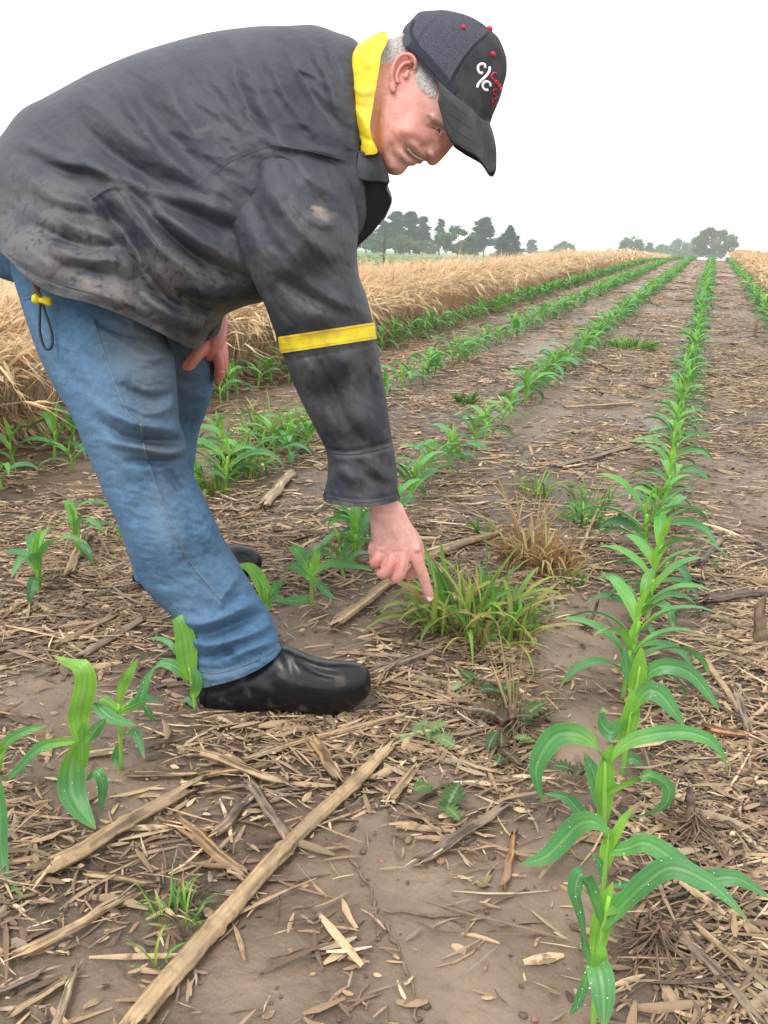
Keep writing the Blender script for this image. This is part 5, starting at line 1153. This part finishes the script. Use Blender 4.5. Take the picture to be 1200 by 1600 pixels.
BN = [(312, 1068), (311, 1085), (312, 1102), (318, 1112), (345, 1117), (385, 1117), (405, 1111), (430, 1112), (465, 1120), (500, 1122), (535, 1114), (562, 1100), (577, 1084), (580, 1066), (576, 1047), (562, 1036), (540, 1032), (515, 1030), (492, 1026), (470, 1017), (448, 1009), (430, 1012), (400, 1030), (350, 1050)]
boot(BN, [(330, 1080, 1.462), (450, 1080, 1.447), (560, 1080, 1.437)], .92, 'black rubber overshoe nearest the camera, heel to toe in view', ([(316, 1080), (330, 1092), (370, 1092), (430, 1075), (446, 1015), (428, 990), (380, 960), (320, 990), (300, 1040)], [(380, 1030, 1.455)], .72),
     [(313, 1104), (345, 1112), (385, 1112), (405, 1106), (430, 1107), (465, 1114), (500, 1116), (535, 1108), (562, 1094), (578, 1078)],
     [([(462, 1030), (490, 1048), (520, 1056), (548, 1058)], 4.5, -.0065), ([(440, 1014), (452, 1040), (458, 1065)], 8, -.005), ([(400, 1045), (425, 1070), (445, 1095)], 14, -.004), ([(440, 1030), (470, 1060), (500, 1085)], 18, .003), ([(350, 1090), (390, 1085), (420, 1095)], 8, -.003), ([(330, 1098), (380, 1100), (430, 1096), (520, 1106), (565, 1082)], 3, -.002, 1)], 0.0)
BF = [(208, 895), (208, 918), (220, 930), (245, 937), (280, 934), (320, 925), (360, 915), (390, 902), (407, 889), (409, 873), (400, 859), (380, 852), (358, 852), (340, 856), (310, 862), (270, 870), (230, 885)]
boot(BF, [(230, 915, 1.935), (320, 890, 1.955), (395, 875, 1.985)], .85, 'black rubber overshoe on the far foot, half hidden by the near trouser leg', ([(212, 905), (230, 915), (270, 905), (300, 880), (290, 850), (220, 850), (206, 870)], [(250, 890, 1.935)], .9),
     [(210, 922), (245, 933), (285, 930), (330, 920), (370, 908), (400, 893), (409, 880)], [([(345, 870), (375, 872), (395, 880)], 4, -.003)], 0.0)
# ---------------------------------------------------------------- head, neck, hands: one continuous body
HZ = 1.385
HEAD = [(556, 110), (575, 80), (600, 64), (622, 56), (650, 42), (690, 34), (730, 48), (758, 74), (766, 112), (756, 148), (742, 178), (726, 203), (714, 221), (707, 229), (700, 238), (692, 247), (684, 255), (677, 259), (670, 257), (665, 251), (661, 253), (656, 257), (651, 255), (648, 259), (643, 259), (638, 260), (633, 267), (626, 273), (615, 274), (604, 269), (596, 258), (588, 246), (578, 238), (560, 230), (540, 190), (540, 140)]
STK_H = [
 ([(628, 226), (640, 240), (652, 248), (664, 251)], 4.5, -.008), ([(636, 219), (652, 231), (664, 244)], 5.5, .005), ([(624, 232), (634, 250), (646, 256)], 5, .004),
 ([(615, 215), (630, 205), (655, 212), (672, 228)], 13, .007), ([(620, 250), (610, 240), (612, 222)], 5, -.004), ([(668, 224), (660, 230), (655, 226)], 6, -.003),
 ([(672, 190), (684, 202), (694, 210)], 8, -.010), ([(669, 180), (682, 190), (697, 205)], 6.5, .0045), ([(678, 203), (686, 207), (692, 213)], 3.5, .005), ([(664, 196), (672, 200), (678, 204)], 2.5, -.002),
 ([(668, 238), (676, 243), (682, 250)], 6, .006), ([(664, 236), (668, 246), (672, 254)], 3, -.004), ([(700, 232), (690, 222), (684, 214)], 6, -.004), ([(690, 236), (680, 232)], 6, .002),
 ([(604, 262), (600, 235), (596, 200), (604, 165), (610, 148)], 9, .004), ([(590, 240), (586, 205), (588, 170)], 8, -.006), ([(600, 262), (612, 262), (622, 266)], 6, .003), ([(630, 262), (626, 255), (632, 250)], 5, -.003),
 ([(650, 180), (640, 200), (625, 210)], 12, .003), ([(656, 188), (662, 194), (668, 198)], 1.8, -.001), ([(652, 196), (660, 200), (667, 202)], 1.8, -.001), ([(654, 205), (662, 206), (669, 205)], 1.8, -.001), ([(672, 206), (678, 212), (684, 218)], 2.2, -.003), ([(622, 215), (622, 230), (628, 248)], 3.5, -.0015), ([(612, 200), (612, 225), (616, 245)], 3.5, -.001), ([(602, 150), (598, 180), (597, 215)], 2, -.0018), ([(594, 155), (591, 185), (592, 215)], 2, -.0018), ([(655, 160), (668, 180), (668, 205)], 7, -.003)]
head = piece(HEAD, [(600, 150, HZ), (700, 150, HZ)], k=.76, strokes=STK_H, step=1.6, sm=3, tcap=86)
def caps(P, rad, m=14, flat=1.0, up=None):
    P = np.array(P, float); T = P[-1]-P[0]; n = len(P); rad = np.array(rad, float)
    d0 = P[1]-P[0]; d0 /= np.linalg.norm(d0); d1 = P[-1]-P[-2]; d1 /= np.linalg.norm(d1)
    C = catmull(P, n=6); u = np.linspace(0, n-1, len(C)); r = np.interp(u, np.arange(n), rad)
    pre = [C[0]-d0*r[0]*f for f in (.98, .85, .55)]; post = [C[-1]+d1*r[-1]*f for f in (.55, .85, .98)]
    return tube(np.concatenate([pre, C, post]), np.concatenate([r[0]*np.array([.2, .53, .84]), r, r[-1]*np.array([.84, .53, .2])]), m, flat, up)
def pz(px, py, z): return at(float(px), float(py), z)
BV = []
def addb(V, Fc):
    Fc = Fc if isinstance(Fc, list) else [Fc]; tri = []
    for f in Fc:
        if f.shape[1] == 4: tri += [f[:, [0, 1, 2]], f[:, [0, 2, 3]]]
        else: tri.append(f)
    BV.append((V, np.concatenate(tri)))
addb(head.V, head.F)
# neck, trunk and limbs inside the clothes
addb(*caps([pz(630, 150, HZ), pz(575, 165, HZ+.01), pz(530, 180, 1.40), pz(480, 210, 1.42)], [.060, .066, .072, .09]))
addb(*caps([pz(480, 210, 1.42), pz(300, 230, 1.46), pz(140, 300, 1.5), pz(90, 350, 1.5)], [.08, .09, .08, .06]))
addb(*caps([pz(440, 240, 1.37), pz(455, 330, 1.33), pz(500, 520, 1.37), pz(560, 700, 1.44), pz(590, 765, 1.47)], [.06, .045, .042, .038, .031]))
addb(*caps([pz(380, 300, 1.55), pz(350, 400, 1.63), pz(332, 460, 1.69), pz(330, 505, 1.72)], [.05, .04, .035, .03]))
addb(*caps([pz(90, 380, 1.46), pz(180, 540, 1.42), pz(230, 680, 1.40), pz(310, 880, 1.45), pz(355, 1010, 1.48)], [.06, .055, .045, .035, .026]))
addb(*caps([pz(200, 400, 1.56), pz(290, 560, 1.74), pz(265, 700, 1.82), pz(250, 860, 1.92)], [.04, .036, .034, .026]))
# pointing hand
HS = 1.49
def capp(pts, rad, m=14, flat=1.0, up=None): addb(*caps([pz(*p) for p in pts], rad, m, flat, up))
capp([(596, 770, 1.468), (603, 800, 1.472), (609, 825, 1.478)], [.0285, .0265, .0275], flat=.78, up=CR[:, 2])
palm = piece([(578, 792), (578, 815), (580, 838), (582, 858), (590, 872), (606, 882), (625, 884), (645, 878), (657, 868), (657, 852), (648, 830), (636, 805), (625, 785), (600, 780)], [(600, 800, 1.477), (620, 870, 1.487)], k=.62, step=1.6, sm=3)
addb(palm.V, palm.F)
IDX = [(646, 860, 1.482), (655, 884, 1.487), (663, 906, 1.500), (671, 933, 1.515)]
capp(IDX, [.0135, .0118, .0108, .0088])
capp([(630, 866, 1.480), (628, 886, 1.478), (620, 903, 1.487), (612, 893, 1.510), (618, 876, 1.52)], [.0130, .0122, .0112, .0102, .0095])
capp([(614, 866, 1.482), (607, 884, 1.478), (598, 897, 1.487), (594, 884, 1.510), (604, 870, 1.52)], [.0128, .0120, .0108, .0098, .009])
capp([(599, 860, 1.484), (590, 872, 1.480), (585, 880, 1.488), (586, 868, 1.508), (594, 860, 1.518)], [.0120, .0108, .0098, .0088, .008])
capp([(590, 845, 1.487), (582, 858, 1.488), (584, 868, 1.497)], [.011, .0095, .008])
for x, y in ((650, 858), (632, 860), (614, 859), (598, 856)): V, Fc = ball(pz(x, y, 1.4745), .0085, 8, 12); addb(V, Fc)
capp([(628, 820, 1.505), (650, 850, 1.522), (652, 882, 1.528), (640, 900, 1.525)], [.016, .0135, .0115, .0095])
# resting hand on the far knee
capp([(335, 500, 1.72), (332, 525, 1.705), (328, 545, 1.700)], [.030, .030, .028], flat=.8)
palm2 = piece([(312, 520), (312, 545), (318, 556), (332, 560), (346, 562), (349, 548), (344, 530), (338, 512), (322, 512)], [(330, 540, 1.705)], k=.8, step=1.6, sm=3); addb(palm2.V, palm2.F)
capp([(322, 538, 1.690), (306, 556, 1.668), (295, 571, 1.662), (287, 580, 1.664)], [.0155, .0140, .0125, .0105])
for i, (a, b) in enumerate((((340, 548), (347, 590)), ((345, 548), (351, 584)), ((348, 546), (352, 578)), ((349, 542), (352, 568)))):
    capp([(a[0]-4, a[1]-6, 1.70+.018*i), (a[0], a[1]+12, 1.695+.02*i), (b[0]-3, b[1]-10, 1.70+.02*i), (b[0]-7, b[1]+4, 1.712+.02*i)], [.0128, .012, .011, .009])
V = np.concatenate([v for v, _ in BV]); n = 0; Fs = []
for v, f in BV: Fs.append(f+n); n += len(v)
V, Fq, Nn = remesh(V, np.concatenate(Fs), .0021, 3)
px, py, zc = proj(V); q = np.stack([px, py], 1); hd = (px > 565) & (py < 290); dd = strokes_at(q[hd], STK_H)*.55; V[hd] += Nn[hd]*dd[:, None]*.35
hh_ = (px > 560) & (py > 770) & (py < 960)
# knuckle creases and the grooves between fingers
cr = strokes_at(q[hh_], [([(660, 896), (668, 893)], 1.6, -.0007), ([(652, 884), (664, 880)], 1.6, -.0006), ([(664, 912), (674, 908)], 1.4, -.0006), ([(622, 868), (621, 884), (612, 900)], 2.2, -.0022), ([(606, 868), (600, 884), (594, 892)], 2.2, -.0022), ([(636, 868), (636, 884), (630, 898)], 2.2, -.0022), ([(584, 812), (600, 816), (622, 812)], 2, -.0008), ([(582, 800), (600, 804), (626, 800)], 2, -.0008), ([(600, 856), (612, 862), (640, 862)], 3, -.0010), ([(591, 852), (596, 856)], 3, -.003), ([(612, 825), (626, 850)], 3, .0012), ([(596, 825), (602, 850)], 3, .0010), ([(630, 822), (645, 850)], 3, .0012)])
V[hh_] += Nn[hh_]*cr[:, None]
red = blobs(q, [(690, 245, 18, 18, 0, .45), (640, 205, 34, 26, 0, .42), (628, 110, 26, 36, 0, .4), (655, 160, 20, 16, 20, .2), (668, 215, 20, 14, 0, .3), (610, 265, 20, 12, 0, .35), (610, 880, 50, 24, 0, .3), (672, 930, 14, 14, 0, .3), (650, 862, 14, 10, 0, .25), (590, 220, 30, 40, 0, .25), (320, 560, 60, 50, 0, .7), (600, 885, 40, 16, 0, .2)], .08)
red = np.where(zc > 1.6, np.minimum(red+.35, 1), red)
face_shade = strokes_at(q, [([(633, 228), (642, 240), (653, 248), (662, 251)], 4.6, 1.0), ([(676, 199), (684, 205), (690, 211)], 1.6, .75), ([(667, 249), (670, 252)], 1.5, .8)])*(py < 300)  # shade of the mouth gap, eye crease and nostril, painted into the skin
stub = np.where(py < 300, blobs(q, [(645, 235, 24, 24, 0, .14), (615, 255, 26, 18, 0, .16)]), 0)
brow = strokes_at(q, [([(668, 181), (680, 189), (696, 204)], 3.0, .35)])*(py < 300)
body = obj('body', V, Fq, M_skin, MAN, {'wear': np.stack([red, np.clip(face_shade, 0, 1), np.clip(stub+brow, 0, 1)], 1)})
# nail of the pointing finger and of the thumb
def nail(p, d, nrm, L, W, par):
    d = np.array(d)/np.linalg.norm(d); nrm = np.array(nrm)/np.linalg.norm(nrm); s = np.cross(d, nrm); s /= np.linalg.norm(s); nrm = np.cross(s, d)
    u = np.linspace(-1, 1, 9); v = np.linspace(-1, 1, 9); U, Vv = np.meshgrid(u, v); wv = np.sqrt(np.clip(1-np.abs(Vv)**3.2*.55, 0, 1))
    P = p+s*(U*W*wv)[..., None]+d*(Vv*L)[..., None]+nrm*(-.28*W*U*U-.06*L*Vv**2)[..., None]
    Pb = P-nrm*.0012; n = 81; f = ring_faces(9, 9, closed=False); V = np.concatenate([P.reshape(-1, 3), Pb.reshape(-1, 3)])
    bd = np.concatenate([np.arange(9), np.arange(1, 9)*9+8, 72+np.arange(7, -1, -1), np.arange(7, 0, -1)*9]); b2 = np.roll(bd, -1)
    obj('fingernail', V, [f, f[:, ::-1]+n, np.stack([b2, bd, bd+n, b2+n], -1)], M_nail, par)
view = CP-pz(671, 933, 1.515); view /= np.linalg.norm(view)
nail(pz(672, 935, 1.5062), pz(671, 933, 1.515)-pz(663, 906, 1.5), view+np.array((.1, 0, .1)), .0062, .0052, body)
nail(pz(290.5, 575.5, 1.6535), pz(287, 580, 1.664)-pz(295, 571, 1.662), view, .0055, .0048, body)
# teeth
P = np.array([pz(x, y, HZ-z) for x, y, z in ((637, 233, .0500), (642, 239, .0475), (648, 244, .0435), (654, 247.5, .038), (660, 250, .030))]); P = catmull(P, n=5)
# ear
hs_pt = head.surf
def earpt(x, y, o): return head.surf(np.array([float(x)]), np.array([float(y)]), o)[0]
g = Geo()
rim = [(618, 136, .003), (613, 127, .007), (612, 115, .011), (615, 102, .014), (621, 92, .016), (630, 86, .017), (640, 86, .017), (647, 92, .014), (649, 100, .010), (648, 108, .005)]
P = catmull(np.array([earpt(*p) for p in rim]), n=5); V, Fc = tube(P, np.interp(np.linspace(0, 1, len(P)), [0, .1, .5, .9, 1], [.0030, .0034, .0035, .0030, .0024]), 10); g.add(V, Fc, np.tile((.45, 0, 0), (len(V), 1)))
anti = [(621, 130, .005), (620, 118, .008), (625, 106, .010), (633, 99, .011), (641, 98, .010)]
P = catmull(np.array([earpt(*p) for p in anti]), n=5); V, Fc = tube(P, np.full(len(P), .0030), 10); g.add(V, Fc, np.tile((.4, 0, 0), (len(V), 1)))
def ed(x, y, o): p_ = earpt(x, y, o); return (x, y, float(proj(p_)[2]))
shell = sheetmesh([[ed(617, 134, .003), ed(613, 115, .010), ed(621, 93, .015), ed(640, 87, .016)], [ed(621, 133, .002), ed(621, 116, .004), ed(628, 103, .006), ed(642, 95, .009)], [ed(626, 131, .001), ed(632, 117, .001), ed(639, 107, .001), ed(648, 100, .003)]], .003)
V, Fc = shell; g.add(V, Fc, np.tile((.9, .12, 0), (len(V), 1)))  # ear hollow redder and darker, its shade painted into the colour
V, Fc = caps([earpt(612, 133, .006), earpt(614, 141, .005)], [.0050, .0048]); g.add(V, Fc, np.tile((.35, 0, 0), (len(V), 1)))
V, Fc = caps([earpt(634, 120, .004), earpt(637, 113, .004)], [.0042, .0035]); g.add(V, Fc, np.tile((.4, 0, 0), (len(V), 1)))
Vv = np.concatenate(g.v); Fc = [np.concatenate(x) for x in g.f.values() if x]; A = np.concatenate(g.a)
obj('ear', Vv, Fc, M_skin, body, {'wear': A})
q_ = np.stack([[637, 232], [644, 240], [652, 246], [660, 249]]).astype(float)
P = np.array([earpt(x, y, .0005) for x, y in catmull(q_, step=2)]); V, Fc = tube(P, np.full(len(P), .0021), 8); obj('teeth', V, Fc, M_teeth, body)
P = catmull(np.array([earpt(*p) for p in ((632, 222, .0018), (643, 231, .002), (654, 240, .002), (663, 247, .002))]), n=5); 
V, Fc = ball(earpt(685, 205.5, -.0030), .0042, 8, 12); obj('eye', V, Fc, mat('eye', (.10, .06, .045), rough=.15, spec=.6), body)
for nm_, ps_, r_ in (('eyelid', [(674, 196), (679, 199), (685, 203), (691, 209)], .0019), ('eyelid', [(676, 202), (681, 206), (686, 210), (690, 213)], .0015)):
    P = np.array([earpt(x, y, -.0002) for x, y in catmull(np.array(ps_, float), step=1.5)]); V, Fc = tube(P, np.full(len(P), r_), 8); obj(nm_, V, Fc, M_skin, body, {'wear': np.tile((.35, .08, 0), (len(V), 1))})
g = Geo(); rg = np.random.default_rng(14)
for i in range(110):
    t_ = rg.random(); x = 667+30*t_+rg.normal(0, 1.0); y = 180+24*t_**1.1+rg.normal(0, 1.5); A0 = earpt(x, y, .0002); A1 = earpt(x+rg.uniform(3, 6), y+rg.uniform(2, 5), .0018)
    C = np.stack([A0, (A0+A1)/2+(0, 0, .0003), A1])[None]; S = np.cross(A1-A0, CP-A0); S /= np.linalg.norm(S); V, Fc = ribbons(C, np.array([[.0004, .00035, .0001]]), S[None, None]); g.add(V, Fc)
g.build('eyebrow', mat('brow_hair', (.30, .23, .19), rough=.7), body)
# short grey hair: a shell of fine strands behind the ear and at the temple
g = Geo(); rg = np.random.default_rng(4)
for poly_, nst in (([(592, 82), (600, 64), (622, 56), (640, 60), (646, 76), (636, 80), (624, 84), (612, 94), (607, 108), (600, 112), (594, 105)], 1700), ([(652, 92), (664, 104), (683, 126), (682, 142), (674, 146), (664, 138), (656, 128), (651, 112)], 800)):
    pp = np.array(poly_, float); lo, hi = pp.min(0), pp.max(0); Q = rg.uniform(lo, hi, (nst*3, 2)); Q = Q[inside(Q, smooth_poly(poly_, 3))][:nst]
    d = rg.normal(0, 2.2, (len(Q), 2))+np.array([-3.0, 5.5]); A0 = head.surf(Q[:, 0], Q[:, 1], .0002); A1 = head.surf(*(Q+d*.5).T, .0022); A2 = head.surf(*(Q+d).T, .0024)
    C = np.stack([A0, A1, A2], 1); S = np.cross(A2-A0, CP-A0); S /= np.linalg.norm(S, axis=1)[:, None]; V, Fc = ribbons(C, np.tile([.00045, .0004, .0001], (len(Q), 1)), S[:, None]); g.add(V, Fc)
hr = g.build('hair', M_hair, MAN)
hr['kind'] = 'thing'
# ---------------------------------------------------------------- cap
CAPP = [(628, 56), (632, 42), (642, 32), (653, 20), (663, 17), (680, 16), (698, 16), (727, 23), (748, 33), (765, 46), (778, 58), (786, 74), (791, 90), (792, 104), (791, 118), (787, 132), (783, 148), (777, 164), (770, 180), (764, 194), (752, 184), (735, 172), (718, 161), (700, 143), (681, 126), (666, 108), (652, 90), (640, 78), (632, 72)]
CAP_D = CAPP[:20]+[(762, 250), (690, 260), (610, 190), (560, 110), (600, 66)]
cap_ = piece(CAPP, [(700, 100, HZ)], k=1.02, dom=CAP_D, step=1.8, sm=4, tcap=94, strokes=[([(652, 92), (650, 66), (665, 40), (690, 20)], 3, .003), ([(692, 160), (705, 120), (735, 75), (765, 47)], 2.5, .002), ([(640, 74), (660, 95), (690, 130), (720, 158), (760, 188)], 4, .002)])
P0 = cap_
def line_side(q):   # which panel: behind the front seam is mesh, in front cotton
    s = catmull(np.array([(668, 110), (700, 96), (722, 70), (765, 46)], float), step=4)
    return q[:, 1] < np.interp(q[:, 0], [640, 690, 712, 735, 765, 800], [200, 150, 112, 78, 46, 0])
qf = cap_.q[cap_.F].mean(1); ms = line_side(qf)
cap = obj('cap', cap_.V, cap_.F, [M_cap, M_mesh], MAN)
mi = np.zeros(len(cap.data.polygons), np.int32); mi[:min(len(mi), len(ms))] = ms[:len(mi)]; cap.data.polygons.foreach_set('material_index', mi)
M_band = mat('cap_band', (.016, .018, .028), rough=.8)
def strip(pc, pts, wpx, m_, par, name, off=.002):
    L = catmull(np.array(pts, float), step=3); T = np.gradient(L, axis=0); N = np.stack([-T[:, 1], T[:, 0]], 1)/np.linalg.norm(T, axis=1)[:, None]
    rows = [pc.surf(*(L+N*wpx*s_/2).T, off) for s_ in (-1, -.5, 0, .5, 1)]; V = np.stack(rows, 1); n = len(L)
    inn = [pc.surf(*(L+N*wpx*s_/2).T, -.002) for s_ in (-1, 1)]
    V = np.concatenate([V, np.stack(inn, 1)], 1); idx = np.arange(7); order = [5, 0, 1, 2, 3, 4, 6]; V = V[:, order]
    return obj(name, V.reshape(-1, 3), ring_faces(n, 7, closed=False), m_, par)
strip(cap_, [(640, 68), (658, 84), (676, 104), (696, 128), (712, 146)], 15, M_band, cap, 'side_band', .0012)
strip(cap_, [(646, 30), (642, 50), (650, 66), (660, 82)], 5, M_band, cap, 'seam', .0012)
strip(cap_, [(700, 140), (714, 108), (738, 74), (764, 50)], 4, M_band, cap, 'seam', .0010)
def dot(pc, x, y, r, m_, par, name, off=.0015, sc=(1, 1, 1)):
    P = pc.surf(np.array([float(x)]), np.array([float(y)]), off)[0]; V, Fc = ball(P, r, 8, 12, sc); return obj(name, V, Fc, m_, par)
dot(cap_, 724, 43, .0042, M_red, cap, 'eyelet'); dot(cap_, 770, 85, .0045, M_red, cap, 'eyelet')
V, Fc = ball(pz(764, 46, HZ-.004), .0068, 8, 14, (1, 1, .8)); obj('button', V, Fc, M_red, cap)
def cord(pc, pts, w_, m_, par, name, off=.0012):
    L = catmull(np.array(pts, float), step=1.2); P = pc.surf(L[:, 0], L[:, 1], off); V, Fc = tube(P, np.full(len(P), w_), 8); return obj(name, V, Fc, m_, par)
g = Geo()
def cordg(pts, w_, off=.0010):
    L = catmull(np.array(pts, float), step=1.2); P = cap_.surf(L[:, 0], L[:, 1], off); V, Fc = tube(P, np.full(len(P), w_), 8); g.add(V, Fc)
# white emblem: two c shapes either side of an s-shaped stroke
cordg([(758, 106), (757, 101), (752, 100), (747.5, 103), (747, 109), (749.5, 114), (754, 114)], .0021)
cordg([(765, 105), (764.5, 111), (761, 117), (756, 122), (750, 128), (746.5, 133), (746, 137)], .0022)
cordg([(766.5, 135), (765, 130), (760, 127.5), (755.5, 130), (754, 135), (757, 140), (762, 141)], .0021)
g.build('emblem', M_white, cap)
g = Geo()
cordg([(775.5, 115.5), (773, 114), (769.5, 115), (767.5, 119), (768.5, 123), (771, 124)], .0016)      # C
cordg([(773, 125), (774.5, 130), (775, 126), (778, 127.5)], .0014); cordg([(778.5, 129.5), (777, 133), (780, 134.5), (781.5, 131)], .0013)
cordg([(782, 136), (780, 139), (784, 137), (781.5, 143)], .0013)
g.build('lettering', M_red, cap)
g = Geo()
cordg([(777, 141), (773.5, 139.5), (770.5, 142), (771, 147), (774, 148)], .0014); cordg([(773, 151), (772.5, 156), (775.5, 152), (777, 149)], .0012); cordg([(770, 154), (769, 160), (772, 158)], .0012); cordg([(776, 152), (775, 158), (773, 163)], .0012)
cordg([(768.5, 162), (769, 168), (771.5, 165)], .0012)
g.build('lettering', M_dred, cap)
# brim: curved board from temple to temple
def brimrow(v, side):
    """v 0 at the crown, 1 at the free edge"""
    inn = np.array([(764, 193), (757, 187), (735, 171), (712, 154), (692, 136), (681, 124)], float); ind = np.array([0, -.034, -.064, -.080, -.088, -.090])
    out = np.array([(774, 262), (764, 270), (746, 246), (716, 228), (700, 212), (684, 158)], float); oud = np.array([0, -.030, -.055, -.074, -.086, -.090])
    p = inn+(out-inn)*v; z = ind+(oud-ind)*v; bulge = math.sin(v*math.pi)*4; p = p+np.array([bulge, -bulge*.4])
    if side > 0: z = -z; p = p+np.array([5, 10])*v*np.clip(np.abs(z)/.05, 0, 1)[:, None]
    return p, z
rows = []
for v in np.linspace(-.03, 1, 6):
    pn, zn = brimrow(v, -1); pf, zf = brimrow(v, 1)
    row = [(p[0], p[1], HZ+z) for p, z in zip(pn[::-1], zn[::-1])]+[(p[0], p[1], HZ+z) for p, z in zip(pf[1:], zf[1:])]
    rows.append(row)
V, Fc = sheetmesh(rows, .0035); br = obj('brim', V, Fc, M_brim, cap)
for f_ in (.25, .5, .75, .93):
    pn, zn = brimrow(f_, -1); P = catmull(at(pn[:, 0], pn[:, 1], HZ+zn-.0022), n=6); V, Fc = tube(P, np.full(len(P), .0003), 5); obj('brim_stitching', V, Fc, M_brim, br)
print('script done', len(bpy.data.objects))
